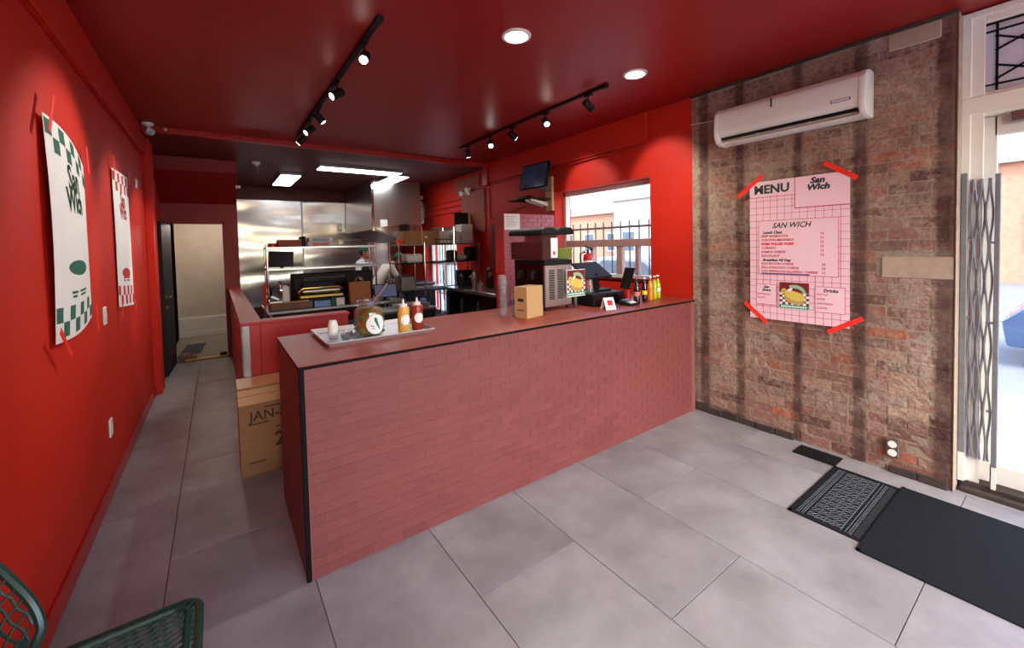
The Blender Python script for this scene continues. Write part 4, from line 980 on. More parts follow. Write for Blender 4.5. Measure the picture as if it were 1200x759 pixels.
# point of sale
ps = thing('cash_register', 'black point of sale terminal with tilted screen on a cash drawer', 'cash register', (3.55, 2.75, CT))
B().box(3.385, 3.80, 2.575, 2.98, CT + .008, CT + .115).build('cash_drawer', 'black', ps, .006)
B().box(3.395, 3.79, 2.570, 2.577, CT + .02, CT + .10).build('drawer_front', 'black_gloss', ps, .003)
for x, y in ((3.41, 2.6), (3.77, 2.6), (3.41, 2.95), (3.77, 2.95)): B().cyl((x, y, CT), (x, y, CT + .01), .014, n=8).build('foot', 'black', ps)
B().box(3.56, 3.74, 2.68, 2.86, CT + .115, CT + .135).build('stand_base', 'black', ps, .006)
B().obox((3.62, 2.775, CT + .20), (.08, .03, .17), Euler((.25, -.5, 0))).build('stand_neck', 'black', ps, .005)
B().obox((3.62, 2.82, CT + .31), (.40, .018, .24), Euler((-.95, 0, .12))).build('screen_back', 'black', ps, .006)
B().obox((3.615, 2.832, CT + .322), (.37, .004, .21), Euler((-.95, 0, .12))).build('screen', 'black_gloss', ps)
cdp = thing('card_display', 'slim black customer screen standing beside the cash drawer', 'screen', (4.04, 2.72, CT))
B().obox((4.05, 2.74, CT + .21), (.012, .15, .22), Euler((0, .35, -.2))).build('panel', 'black', cdp, .003)
B().box(3.93, 4.03, 2.69, 2.79, CT, CT + .012).build('foot', 'black', cdp, .003); B().cyl((3.98, 2.74, CT + .01), (4.035, 2.74, CT + .17), .012, n=8).build('stem', 'black', cdp)
for x, y in ((3.43, 2.78), (3.505, 2.74)):
    t = thing('drinking_glass', 'clear plastic cup upside down on the cash drawer', 'cup', (x, y, CT + .115), 'clear cups on the cash drawer')
    B().lathe([(.038, 0), (.030, .12), (.0, .12), (0, .117), (.027, .117), (.035, .001)], (x, y, CT + .115), 18).build('wall', 'clear_plastic', t); B().tube([(x + .039 * math.cos(2 * PI * j / 16), y + .039 * math.sin(2 * PI * j / 16), CT + .117) for j in range(16)], .002, 5, True).build('rim', 'clear_plastic', t)
tn = thing('tent_card', 'small folded white tent card with a red print on the counter', 'card', (3.37, 2.42, CT))
B().obox((3.395, 2.405, CT + .05), (.10, .002, .11), Euler((-.42, 0, .0))).build('front_leaf', 'paper', tn); B().obox((3.395, 2.452, CT + .05), (.10, .002, .11), Euler((.42, 0, .0))).build('back_leaf', 'paper', tn)
B().obox((3.395, 2.4005, CT + .058), (.05, .0015, .045), Euler((-.42, 0, 0))).build('red_print', 'print_red', tn); B().obox((3.395, 2.388, CT + .02), (.06, .0015, .005), Euler((-.42, 0, 0))).build('text_line', 'print_grey', tn)
place(tn, tn.location, -.25)
ctm = thing('card_terminal', 'small black card payment terminal beside the cola bottle', 'card terminal', (3.72, 2.42, CT))
B().prism([(3.655, 2.395, CT), (3.655, 2.53, CT), (3.655, 2.53, CT + .045), (3.655, 2.395, CT + .02)], (.13, 0, 0)).build('body', 'black', ctm, .006)
B().obox((3.72, 2.49, CT + .043), (.09, .05, .003), Euler((.18, 0, 0))).build('screen', 'screen_blue', ctm)
for i in range(9): B().box(3.68 + (i % 3) * .028, 3.70 + (i % 3) * .028, 2.405 + (i // 3) * .016, 2.417 + (i // 3) * .016, CT + .020 + (i // 3) * .003, CT + .030 + (i // 3) * .003).build('key', 'white_plastic', ctm)
def soda(label, x, y, liquid, lab, h=.235, r=.029, cap='white_plastic', full=1.):
    t = thing('soda_bottle', label, 'bottle', (x, y, CT)); s = h / .235
    pr = [(r * .92, 0), (r, .008 * s), (r, .05 * s), (r * .88, .075 * s), (r, .11 * s), (r * .96, .14 * s), (r * .5, .185 * s), (.0125, .205 * s), (.0125, .225 * s)]
    B().lathe([(a * .93, z + .003) for a, z in pr[:7]] + [(.010, .197 * s)], (x, y, CT), 18).build('drink', liquid, t)
    B().lathe(pr, (x, y, CT), 18).build('glass', 'bottle_glass', t)
    B().lathe([(.0145, .222 * s), (.0145, .235 * s), (0, .235 * s)], (x, y, CT), 14).build('cap', cap, t)
    B().lathe([(r * .9 + .0012, .07 * s), (r * .92 + .0012, .085 * s), (r + .0012, .108 * s)], (x, y, CT), 18).build('label', lab, t) if lab else None
soda('dark cola bottle with faded red label by the card terminal', 3.815, 2.445, 'cola', 'label_pink', .25, .032, 'can_red')
soda('bottle with yellow label standing behind the cola bottle', 3.99, 2.49, 'cola', 'label_yellow', .235, .026)
soda('bottle of orange soda on the counter', 4.10, 2.505, 'orange_soda', None)
soda('bottle of lime soda beside the orange soda', 4.20, 2.53, 'lime_soda', None)
soda('bottle of pale lime soda closest to the red wall', 4.285, 2.55, 'lime_soda', 'paper')
t = thing('soda_can', 'red drink can behind the card terminal', 'can', (3.875, 2.60, CT))
B().lathe([(.026, 0), (.032, .008), (.032, .108), (.026, .118)], (3.875, 2.60, CT), 18).build('body', 'can_red', t); B().lathe([(.026, .117), (.024, .120), (0, .118)], (3.875, 2.60, CT), 16).build('lid', 'chrome', t)
# fire extinguisher in the window
t = thing('fire_extinguisher', 'red fire extinguisher with white label standing on the window sill', 'fire extinguisher', (4.59, 3.81, WZ0))
B().lathe([(.058, 0), (.062, .012), (.062, .25), (.05, .285), (.022, .305)], (4.59, 3.81, WZ0), 20).build('cylinder', 'can_red', t)
B().lathe([(.063, .07), (.063, .21)], (4.59, 3.81, WZ0), 20).build('label', 'paper', t)
B().cyl((4.59, 3.81, WZ0 + .30), (4.59, 3.81, WZ0 + .34), .016, n=10).obox((4.585, 3.78, WZ0 + .375), (.02, .13, .012), Euler((.35, 0, 0))).obox((4.585, 3.78, WZ0 + .345), (.02, .11, .010), Euler((.0, 0, 0))).build('valve_handle', 'black', t)
B().tube([(4.56, 3.82, WZ0 + .32), (4.52, 3.88, WZ0 + .30), (4.53, 3.885, WZ0 + .18)], .009, 8).build('hose', 'black', t)
B().cyl((4.575, 3.845, WZ0 + .33), (4.565, 3.87, WZ0 + .33), .016, n=10).build('gauge', 'white_plastic', t)
# wall screen on arm
tv = thing('wall_screen', 'small dark video screen on an arm above the partition', 'screen', (4.25, 4.45, 2.30))
B().obox((4.235, 4.44, 2.60), (.045, .53, .345), Euler((0, .22, .08))).build('screen_body', 'black', tv, .006)
B().obox((4.210, 4.438, 2.594), (.004, .50, .315), Euler((0, .22, .08))).build('screen_face', 'screen_tv', tv)
B().box(4.36, 4.46, 4.36, 4.46, 2.40, 2.55).box(4.25, 4.37, 4.39, 4.43, 2.47, 2.50).build('mount', 'steel_dull', tv, .004)
B().box(4.455, 4.494, 4.34, 4.48, 2.13, 2.60).build('mount_board', 'tan_wood', tv, .003)
ws = thing('wall_shelf', 'black wall shelf on white bracket arms under the small screen', 'shelf', (4.25, 4.62, 2.22))
B().box(4.10, 4.45, 4.36, 4.90, 2.285, 2.30).build('board', 'black', ws, .003)
for y in (4.42, 4.52): B().prism([(4.455, y, 2.19), (4.455, y, 2.25), (4.18, y, 2.285), (4.15, y, 2.285), (4.15, y, 2.26)], (0, .035, 0)).build('bracket', 'white_paint', ws, .004)
tag(B().box(4.16, 4.30, 4.55, 4.75, 2.30, 2.345).build('media_box', 'black_gloss', None, .006), 'small black media box on the wall shelf', 'media box')
tag(B().tube([(4.47, 2.795, 2.98), (4.47, 2.795, 2.74), (4.455, 3.2, 2.715), (4.455, 4.3, 2.69), (4.47, 5.5, 2.705), (4.47, 6.0, 2.70), (4.47, 6.3, 2.68)], .010, 6).build('conduit', 'red_trim'), 'red painted conduit running along the wall above the window', 'conduit')

# ================================================================== KITCHEN
for x0, x1, lab in ((.95, 2.205, 'wavy stainless steel wall panel beside the back door'), (2.215, 4.45, 'wavy stainless steel wall panel beside the exhaust hood')):
    tag(B().box(x0, x1, KY - .02, KY - .004, .5, 2.73).build('wall_panel', 'steel_wavy', None, .002), lab, 'wall panel', None)
tag(B().box(2.195, 2.225, KY - .028, KY - .02, .5, 2.73).build('seam_strip', 'steel_dull'), 'narrow steel strip covering the joint of the wall panels', 'strip')
hd = thing('exhaust_hood', 'large stainless steel exhaust hood over the cooking line', 'exhaust hood', (3.7, 9.0, 1.75))
B().prism([(x, 8.02, z) for x, z in ((3.14, KZ - .005), (3.11, 2.02), (3.80, 1.78), (4.12, 1.90), (4.10, KZ - .005))], (0, 2.03, 0)).build('canopy', 'steel', hd, .008)
B().box(3.10, 3.15, 8.0, 8.03, 2.0, KZ - .01).build('corner_trim', 'chrome', hd, .004)
B().prism([(x, 8.005, z) for x, z in ((3.14, 2.06), (3.80, 1.80), (4.10, 1.92), (4.10, 2.10), (3.75, 2.14))], (0, .012, 0)).build('lower_panel', 'chrome', hd)
B().box(3.26, 3.40, 8.012, 8.018, 2.06, 2.22).build('notice', 'paper', hd)
t = thing('suppression_tank', 'white fire suppression tank on the wall beside the hood', 'tank', (4.34, 8.68, 2.19))
B().lathe([(.09, 0), (.115, .03), (.115, .42), (.09, .48), (.03, .51), (.03, .56)], (4.34, 8.68, 2.19), 20).build('cylinder', 'white_plastic', t)
B().lathe([(.117, .15), (.117, .32)], (4.34, 8.68, 2.19), 20).build('label', 'paper', t); B().lathe([(.1165, .36), (.119, .37), (.1165, .38)], (4.34, 8.68, 2.19), 20).build('strap', 'steel_dull', t)
B().box(4.25, 4.42, 8.6, 8.76, 2.72, 2.80).build('control_head', 'white_plastic', t, .01); B().box(4.44, 4.49, 8.62, 8.74, 2.3, 2.6).build('bracket', 'steel_dull', t)
def table(name, label, x0, x1, y0, y1, z, m='steel', body=None):
    t = thing(name, label, 'table', ((x0 + x1) / 2, (y0 + y1) / 2, 0))
    B().box(x0, x1, y0, y1, z - .035, z).build('table_top', m, t, .004)
    for x, y in ((x0 + .04, y0 + .05), (x1 - .04, y0 + .05), (x0 + .04, y1 - .05), (x1 - .04, y1 - .05)): B().cyl((x, y, 0), (x, y, z - .035), .02, n=10).build('leg', 'steel_dull', t)
    B().box(x0 + .03, x1 - .03, y0 + .04, y1 - .04, .25, .275).build('undershelf', 'steel_dull', t)
    return t
table('prep_table', 'stainless prep table behind the half wall carrying the grill press', 1.14, 2.92, 5.92, 6.80, .90)
os_ = thing('double_overshelf', 'two tier stainless overshelf standing on the prep table', 'shelf', (1.9, 6.5, .9))
for z, dpt in ((1.685, 6.38), (1.395, 6.34)): B().box(1.19, 2.66, dpt, 6.72, z, z + .03).build('shelf_board', 'steel', os_, .005)
for x in (1.205, 2.645):
    for y in (6.40, 6.70): B().cyl((x, y, .90), (x, y, 1.75 if x < 2 or x > 2.3 else 1.70), .014, n=10).build('post', 'chrome', os_)
tag(B().lathe([(.02, 0), (.055, 0), (.055, .05), (.02, .05), (.02, 0)], (1.282, 6.50, 1.715), 18).build('tape_roll', 'can_red', None), 'red tape roll on the top tier of the overshelf', 'tape roll')
t = thing('wooden_crate', 'shallow brown crate with dark end on the top tier of the overshelf', 'crate', (1.49, 6.52, 1.715))
B().box(1.345, 1.63, 6.42, 6.66, 1.715, 1.80).build('tray', 'plywood', t, .004); B().box(1.63, 1.685, 6.42, 6.66, 1.715, 1.855).build('end_block', 'black', t, .003); B().box(1.35, 1.63, 6.43, 6.65, 1.80, 1.812).build('lid', 'tan_wood', t, .002)
for k, m in ((0, 'label_pink'), (1, 'foam')):
    t = thing('carton_box', ('pink and white' if k == 0 else 'white') + ' flat carton ' + ('at the bottom of' if k == 0 else 'on top of') + ' the pair on the overshelf', 'box', (1.87, 6.52, 1.715 + .062 * k))
    B().box(1.705 + .02 * k, 2.04, 6.42, 6.64, 1.716 + .062 * k, 1.775 + .062 * k).build('carton', 'foam', t, .003); B().box(1.77, 1.99, 6.4185, 6.42, 1.728 + .062 * k, 1.762 + .062 * k).build('print', 'label_pink' if k == 0 else 'blue_wrap', t)
t = thing('order_screen', 'black order screen hanging under the top tier of the overshelf', 'screen', (1.38, 6.44, 1.43))
B().obox((1.375, 6.45, 1.545), (.30, .02, .215), Euler((-.2, .05, 0))).build('panel', 'black_gloss', t, .004); B().box(1.36, 1.40, 6.46, 6.50, 1.425, 1.60).build('bracket', 'black', t)
t = thing('grill_press', 'black contact grill press with steel lid on the prep table', 'grill', (1.80, 6.25, .9))
B().box(1.50, 2.10, 6.02, 6.32, .90, 1.02).build('body', 'black', t, .01); B().box(1.53, 2.07, 6.04, 6.31, 1.02, 1.06).build('lower_plate', 'brass', t, .006); B().box(1.55, 2.05, 6.05, 6.31, 1.085, 1.14).build('lid', 'steel', t, .02)
B().tube([(1.53, 6.03, 1.06), (1.50, 5.98, 1.12), (1.56, 5.97, 1.16), (2.0, 5.97, 1.16), (2.06, 6.0, 1.12)], .012, 8).build('handle', 'brass', t); B().box(1.6, 2.0, 6.26, 6.32, 1.05, 1.22).build('hinge', 'black', t, .006)
t = thing('oven_box', 'black countertop oven behind the grill press', 'oven', (2.2, 6.5, .9))
B().box(1.50, 2.58, 6.36, 6.66, .902, 1.33).build('body', 'black', t, .01); B().box(1.62, 2.2, 6.352, 6.36, .98, 1.28).build('door', 'black_gloss', t, .003); B().cyl((1.65, 6.34, 1.27), (2.18, 6.34, 1.27), .01, n=8).build('handle', 'steel', t)
for k in range(3): B().cyl((2.40, 6.36, 1.02 + .1 * k), (2.40, 6.335, 1.02 + .1 * k), .022, n=12).build('knob', 'steel', t)
t = thing('meat_slicer', 'steel meat slicer with round blade at the end of the prep table', 'slicer', (1.31, 6.2, .9))
B().box(1.19, 1.42, 6.05, 6.35, .902, .98).build('base', 'steel', t, .02); B().cyl((1.30, 6.18, 1.14), (1.33, 6.18, 1.14), .13, n=24).build('blade', 'chrome', t, .004)
B().box(1.33, 1.42, 6.1, 6.28, .98, 1.2).build('motor_housing', 'cream_paint', t, .02); B().obox((1.24, 6.12, 1.06), (.10, .22, .02), Euler((0, .5, 0))).build('carriage', 'steel', t); B().cyl((1.20, 6.05, 1.08), (1.20, 6.05, 1.20), .014, n=8).build('handle', 'black', t)
tag(B().box(1.148, 1.182, 6.48, 6.54, .903, 1.22).build('spray_bottle', 'print_orange', None, .012), 'bright orange red bottle behind the meat slicer', 'bottle')
t = thing('cutting_board', 'long brown cutting board along the front of the prep table', 'cutting board', (1.5, 5.96, .9))
B().box(1.17, 1.66, 5.925, 6.015, .902, .995).build('board', 'wood_board', t, .012)
B().box(1.20, 1.62, 5.93, 6.01, .995, 1.004).build('rim', 'tan_wood', t, .003)
tag(B().box(1.68, 1.88, 5.94, 6.0, .902, .985).build('foil_box', 'blue_wrap', None, .004), 'pale blue wrap box on the prep table', 'box')
tag(B().lathe([(.03, 0), (.033, .01), (.033, .08), (.02, .10), (.02, .11)], (1.915, 5.965, .902), 14).build('green_tub', 'cap_green'), 'small green tub beside the blue wrap box', 'tub')
tag(B().box(1.955, 2.06, 5.94, 6.01, .902, 1.0).build('white_carton', 'foam', None, .004), 'small white carton beside the green tub', 'carton')
t = thing('paper_bag', 'brown kraft paper carrier bag standing on the prep table', 'bag', (2.29, 6.02, .9))
B().add([(2.145, 5.95, .902), (2.425, 5.95, .902), (2.425, 6.10, .902), (2.145, 6.10, .902), (2.14, 5.99, 1.195), (2.43, 5.99, 1.195), (2.43, 6.06, 1.195), (2.14, 6.06, 1.195), (2.14, 6.02, 1.05), (2.43, 6.02, 1.05)], [(3, 2, 1, 0), (0, 1, 5, 4), (2, 3, 7, 6), (1, 2, 6, 5), (3, 0, 4, 7), (4, 5, 6, 7)]).build('bag_body', 'kraft', t, smooth=False)
for y in (5.995, 6.055): B().tube([(2.235, y, 1.17), (2.24, y, 1.24), (2.285, y, 1.27), (2.33, y, 1.24), (2.335, y, 1.17)], .006, 6).build('handle', 'kraft', t)
t = thing('tablet_stand', 'blue grey tablet screen on a stand at the end of the prep table', 'tablet', (2.64, 5.99, .9))
B().obox((2.64, 5.97, 1.045), (.34, .014, .205), Euler((-.25, 0, 0))).build('frame', 'black', t, .004); B().obox((2.64, 5.9615, 1.045), (.31, .004, .175), Euler((-.25, 0, 0))).build('screen', 'screen_blue', t); B().box(2.58, 2.70, 5.96, 6.10, .902, .92).box(2.62, 2.66, 6.0, 6.03, .915, 1.0).build('stand', 'black', t)
t = thing('food_warmer', 'dark bench with steel top and open front between prep table and rack', 'bench', (2.72, 5.5, 0))
B().box(2.30, 3.12, 5.35, 5.78, 0, .80).build('body', 'black', t, .004); B().box(2.28, 3.14, 5.33, 5.80, .80, .83).build('bench_top', 'steel', t, .003)
pan_ = thing('sauce_pan_tray', 'shallow steel tray on the dark bench', 'tray', (2.85, 5.55, .83)); pan((2.62, 5.38), (3.08, 5.72), .831, .05, 'steel', pan_, 'pan')
tag(B().sphere((2.98, 5.30 + .12, .93), (.05, .035, .03), 12, 6).build('blue_cloth', 'blue_wrap'), 'folded blue cloth on the steel tray', 'cloth')
# undercounter cooler along the right wall
t = thing('undercounter_cooler', 'black undercounter cooler with steel top edge along the right wall', 'cooler', (4.1, 5.45, 0))
B().box(3.75, 4.47, 4.72, 6.22, .05, .955).build('body', 'black', t, .004); B().box(3.72, 4.48, 4.70, 6.24, .955, 1.0).build('worktop', 'steel', t, .003)
for y0 in (4.74, 5.24, 5.74): d_ = B().box(3.735, 3.75, y0, y0 + .47, .12, .93).build('door', 'black_gloss', t, .003); B().box(3.71, 3.735, y0 + .42, y0 + .445, .55, .85).build('handle', 'steel_dull', d_)
for x, y in ((3.8, 4.8), (4.4, 4.8), (3.8, 6.15), (4.4, 6.15)): B().cyl((x, y, 0), (x, y, .05), .025, n=8).build('foot', 'black', t)
rg = random.Random(9)
for k, (x, y, h, m, lab) in enumerate(((3.85, 5.9, .20, 'black', 'black pump bottle on the cooler nearer the rack'), (3.95, 5.65, .26, 'steel_dull', 'steel canister on the cooler'), (4.05, 5.95, .16, 'black', 'squat black canister on the cooler'), (4.12, 5.45, .22, 'black', 'black flask on the cooler near the partition'), (4.25, 5.7, .30, 'black', 'tall black flask against the wall on the cooler'), (3.88, 5.35, .12, 'steel', 'short steel pot on the cooler'))):
    t = thing('canister', lab, 'canister', (x, y, 1.0)); B().lathe([(.045, 0), (.05, .01), (.05, h * .8), (.03, h * .92)], (x, y, 1.0), 16).build('body', m, t); B().lathe([(.03, h * .9), (.03, h), (.012, h + .01), (.012, h + .03)], (x, y, 1.0), 12).build('lid', 'steel_dull', t)
t = thing('bagged_goods', 'crumpled pale plastic bag on the middle rack shelf', 'bag', (4.18, 6.45, 1.42)); B().sphere((4.165, 6.45, 1.475), (.10, .09, .052), 12, 7).build('bag', 'foam', t); B().cyl((4.15, 6.45, 1.52), (4.17, 6.45, 1.56), .012, .025, n=8).build('knot', 'foam', t)
# wire rack with boxes
rk = thing('metal_rack', 'black and chrome kitchen rack stacked with boxes and foam containers', 'rack', (3.7, 6.5, 0))
for x in (2.98, 3.41, 3.95, 4.44):
    for y in (6.30, 6.72): B().cyl((x, y, 0), (x, y, 1.74 if x != 3.95 else 2.0), .013, n=8).build('post', 'chrome', rk)
for z in (1.695, 1.40, .95, .45):
    B().box(2.96, 4.46, 6.29, 6.73, z, z + .02).build('shelf', 'steel_dull' if z > 1.5 else 'black', rk, .003)
t = thing('cardboard_box', 'brown cardboard box on the top rack shelf', 'box', (3.36, 6.5, 1.715)); B().box(3.08, 3.68, 6.32, 6.66, 1.716, 1.93).build('carton', 'cardboard', t, .004); B().box(3.37, 3.40, 6.3185, 6.3215, 1.716, 1.93).build('tape', 'packing_tape', t); B().cyl((3.45, 6.3195, 1.83), (3.45, 6.317, 1.83), .018, n=12).build('sticker', 'paper', t)
tag(B().box(3.0, 3.07, 6.33, 6.5, 1.716, 1.79).build('red_packet', 'print_orange', None, .005), 'small red packet beside the brown box on the rack', 'packet')
for cx, nst, dx, zt0 in ((3.80, 7, .20, 1.716), (4.00, 7, .17, 1.716), (4.23, 10, .24, 1.716)):
    for k in range(nst):
        hh = .031 if nst == 7 else .0335
        lab = {3.80: 'white foam takeout container in the stack beside the cardboard box', 4.00: 'white foam takeout container in the middle stack on the rack', 4.23: 'white foam takeout container in the tallest stack before the dark board'}[cx]
        z = zt0 + k * hh; b = B(); wd = dx / 2 - .006
        b.add([(cx - wd + .012, 6.34, z), (cx + wd - .012, 6.34, z), (cx + wd - .012, 6.56, z), (cx - wd + .012, 6.56, z), (cx - wd, 6.325, z + hh - .004), (cx + wd, 6.325, z + hh - .004), (cx + wd, 6.575, z + hh - .004), (cx - wd, 6.575, z + hh - .004)], [(3, 2, 1, 0), (4, 5, 6, 7), (0, 1, 5, 4), (1, 2, 6, 5), (2, 3, 7, 6), (3, 0, 4, 7)])
        tag(b.build('takeout_container', 'foam', None, .003), lab.replace('white foam', 'topmost white foam' if k == nst - 1 else 'lowest white foam' if k == 0 else 'white foam'), 'container', 'foam takeout containers on the rack')
t = thing('wire_basket', 'small dark wire basket on the rack in front of the foam containers', 'basket', (3.74, 6.31, 1.72)); bb = B()
for z in (1.72, 1.79): bb.tube([(3.60, 6.27, z), (3.88, 6.27, z), (3.88, 6.315, z), (3.60, 6.315, z)], .006, 5, True)
bb.build('rim', 'black', t); 
for k in range(5): B().cyl((3.61 + k * .065, 6.27, 1.72), (3.61 + k * .065, 6.27, 1.79), .004, n=6).build('wire', 'black', t)
tag(B().box(3.12, 3.40, 6.34, 6.6, 1.421, 1.56).build('folded_linens', 'foam', None, .03), 'folded white linens on the middle rack shelf', 'linens')
for k, (x, w_, h) in enumerate(((3.99, .10, .17), (4.35, .12, .22))): tag(B().box(x - w_ / 2, x + w_ / 2, 6.36, 6.6, 1.421, 1.421 + h).box(x - w_ / 2 + .01, x + w_ / 2 - .01, 6.37, 6.59, 1.421 + h, 1.435 + h).build('food_tub', 'black', None, .008), ['narrow dark food tub beside the plastic bag', 'dark food tub at the wall end of the middle rack shelf'][k], 'tub')
for k, x in enumerate((3.13, 4.25)): tag(B().box(x - .11, x + .11, 6.34, 6.64, .971, 1.20 + .03 * k).box(x - .115, x + .115, 6.335, 6.645, 1.20 + .03 * k, 1.215 + .03 * k).build('storage_tub', 'black' if k else 'steel_dull', None, .01), ['steel grey storage tub on the lower rack shelf below the linens', 'black storage tub on the lower rack shelf below the plastic bag'][k], 'tub')
t = thing('dark_board', 'tall dark board with tan wooden edge standing on the top rack shelf', 'board', (4.29, 6.61, 1.716)); B().box(4.13, 4.41, 6.60, 6.625, 1.716, 2.27).build('panel', 'black', t, .002); B().box(4.41, 4.45, 6.595, 6.63, 1.716, 2.27).build('edge', 'tan_wood', t, .002)
# fittings on the right wall of the kitchen
tag(B().box(4.462, 4.494, 6.12, 6.95, 1.9, 2.66).build('cover_board', 'plywood', None, .003), 'large brown board on the red wall behind the rack', 'board')
tag(B().box(4.468, 4.494, 6.3, 7.2, 2.67, 2.93).build('cover_board', 'plywood', None, .003), 'upper narrow brown board on the red wall under the ceiling', 'board')
t = thing('emergency_light', 'white two headed emergency light on the brown board', 'emergency light', (4.42, 6.68, 2.66)); B().box(4.43, 4.462, 6.60, 6.76, 2.60, 2.66).build('box', 'white_plastic', t, .006)
for y, z in ((6.58, 2.70), (6.80, 2.66)): B().cyl((4.44, y, z), (4.36, y - .03, z - .03), .035, .05, n=14).cyl((4.445, (y + 6.68) / 2, 2.64), (4.44, y, z), .01, n=6).build('lamp_head', 'white_plastic', t)
for i, z in enumerate((2.56, 2.45, 2.34)): tag(B().tube([(4.485, 7.0, z), (4.485, 7.8, z - .01), (4.485, 8.5, z - .03)], .012, 6).build('conduit', 'red_trim'), ['top', 'middle', 'lowest'][i] + ' red conduit on the kitchen wall beside the tank', 'conduit')
tag(B().tube([(4.48, 5.97, 2.66), (4.48, 5.97, 2.2), (4.47, 5.93, 2.12), (4.47, 5.6, 2.15), (4.47, 4.95, 2.25)], .008, 6).build('cable', 'black'), 'black cable looping down the red wall beside the partition', 'cable')
tag(B().tube([(4.47, 5.60, 2.05), (4.47, 5.60, 1.05)], .014, 8).build('drain_pipe', 'steel_dull'), 'thin grey pipe on the red wall behind the cooler', 'pipe')
tag(B().box(4.40, 4.49, 5.66, 5.86, 1.25, 2.02).build('breaker_box', 'dark_back', None, .008), 'narrow dark red cabinet on the wall above the cooler', 'cabinet')
# cooking line under the hood
t = thing('cooking_range', 'dark cooking range with pots under the exhaust hood', 'range', (3.85, 8.9, 0)); B().box(3.30, 4.44, 8.15, 9.9, 0, .90).build('body', 'black', t, .006); B().box(3.28, 4.45, 8.13, 9.92, .90, .93).build('cooktop', 'steel_dull', t, .004)
for k in range(5): B().cyl((3.38 + .2 * k, 8.13, .82), (3.38 + .2 * k, 8.10, .82), .025, n=10).build('knob', 'steel', t)
table('work_table', 'low work table with cutting board beside the bending cook', 3.25, 4.40, 7.0, 7.8, .90)
tag(B().box(3.40, 3.90, 7.02, 7.20, .901, .925).build('cutting_board', 'cream_paint', None, .006), 'pale cutting board on the work table in front of the bending cook', 'cutting board')
t = thing('blue_gloves_box', 'pale blue glove box on the work table', 'box', (3.70, 7.67, .9)); B().box(3.62, 3.78, 7.62, 7.72, .901, 1.02).build('carton', 'blue_wrap', t, .004); B().box(3.66, 3.74, 7.618, 7.62, .95, .98).build('slot', 'paper', t)
tag(B().sphere((3.66, 7.50, .945), (.09, .06, .045), 12, 7).build('bread_roll', 'print_yellow'), 'yellow bread roll on the work table beside the glove box', 'bread')
t = thing('steel_pipe_shelf', 'narrow steel wall shelf below the exhaust hood', 'shelf', (3.2, KY - .1, 1.9)); B().box(2.95, 3.42, KY - .22, KY - .022, 1.86, 1.88).build('board', 'steel', t); B().box(3.0, 3.02, KY - .2, KY - .022, 1.78, 1.86).build('bracket', 'steel', t)
t = thing('paper_dispenser', 'small white soap dispenser on the steel wall panel', 'dispenser', (2.98, KY - .06, 2.05)); B().box(2.93, 3.03, KY - .1, KY - .021, 2.05, 2.25).build('case', 'white_plastic', t, .01); B().box(2.95, 3.01, KY - .105, KY - .098, 2.08, 2.12).build('lever', 'steel_dull', t)

# ================================================================== PEOPLE
def person(name, label, loc, rz, J, edges, root, regions, cap=True, head_dir=(0, -1, 0), head=None):
    me = bpy.data.meshes.new('body'); keys = list(J); me.from_pydata([J[k][0] for k in keys], [(keys.index(a), keys.index(b)) for a, b in edges], [])
    o = bpy.data.objects.new('body', me); C.objects.link(o)
    o.modifiers.new('skin', 'SKIN'); 
    for i, k in enumerate(keys):
        sv = me.skin_vertices[0].data[i]; r = J[k][1]; sv.radius = (r, r) if not hasattr(r, '__len__') else r; sv.use_root = (k == root)
    ss = o.modifiers.new('sub', 'SUBSURF'); ss.levels = 2; ss.render_levels = 2
    dg = bpy.context.evaluated_depsgraph_get(); dg.update()
    m2 = bpy.data.meshes.new_from_object(o.evaluated_get(dg)); bpy.data.objects.remove(o)
    m2.materials.clear(); order = ['skin', 'shirt_cream', 'shirt_white', 'trousers', 'black']
    for q in order: m2.materials.append(MATS[q])
    segs = [(Vector(J[a][0]), Vector(J[b][0]), regions.get((a, b), 'skin')) for a, b in edges]
    for p in m2.polygons:
        best = None
        for a, b, rg_ in segs:
            ab = b - a; tt = max(0, min(1, (p.center - a).dot(ab) / max(ab.length_squared, 1e-9))); d = (p.center - (a + ab * tt)).length
            if best is None or d < best[0]: best = (d, rg_)
        p.material_index = order.index(best[1]); p.use_smooth = True
    t = thing(name, label, 'person')
    b = bpy.data.objects.new('body', m2); C.objects.link(b); b.parent = t
    hc = Vector(head); R = Vector(head_dir).normalized().to_track_quat('-Y', 'Z')
    def put(bld, nm, m):
        bld.v = [tuple(hc + R @ Vector(v)) for v in bld.v]; return bld.build(nm, m, t)
    hdm = B().sphere((0, 0, 0), (.074, .092, .115), 18, 12).sphere((0, -.05, -.065), (.048, .045, .045), 12, 8).sphere((0, -.097, -.01), (.013, .018, .024), 8, 6)
    for s in (-1, 1): hdm.sphere((s * .076, .005, -.005), (.012, .02, .03), 8, 6)
    put(hdm, 'head', 'skin')
    e = B()
    for s in (-1, 1): e.sphere((s * .03, -.083, .015), (.011, .008, .007), 8, 6)
    put(e, 'eyes', 'black_gloss'); put(B().sphere((0, -.092, -.062), (.022, .008, .006), 8, 5), 'mouth', 'print_maroon')
    put(B().sphere((0, .014, .012), (.081, .092, .105), 16, 10), 'hair', 'hair')
    put(B().lathe([(.088, .035), (.090, .06), (.078, .105), (.045, .13), (0, .138)], (0, .006, 0), 18), 'cap', 'cap_green')
    put(B().prism([(-.062, -.07, .045), (-.055, -.125, .042), (-.02, -.15, .04), (.02, -.15, .04), (.055, -.125, .042), (.062, -.07, .045)], (0, 0, .010)), 'cap_peak', 'cap_green')
    place(t, loc, rz); return t
ED = [('pel', 'waist'), ('waist', 'chest'), ('chest', 'neck'), ('neck', 'headb')]
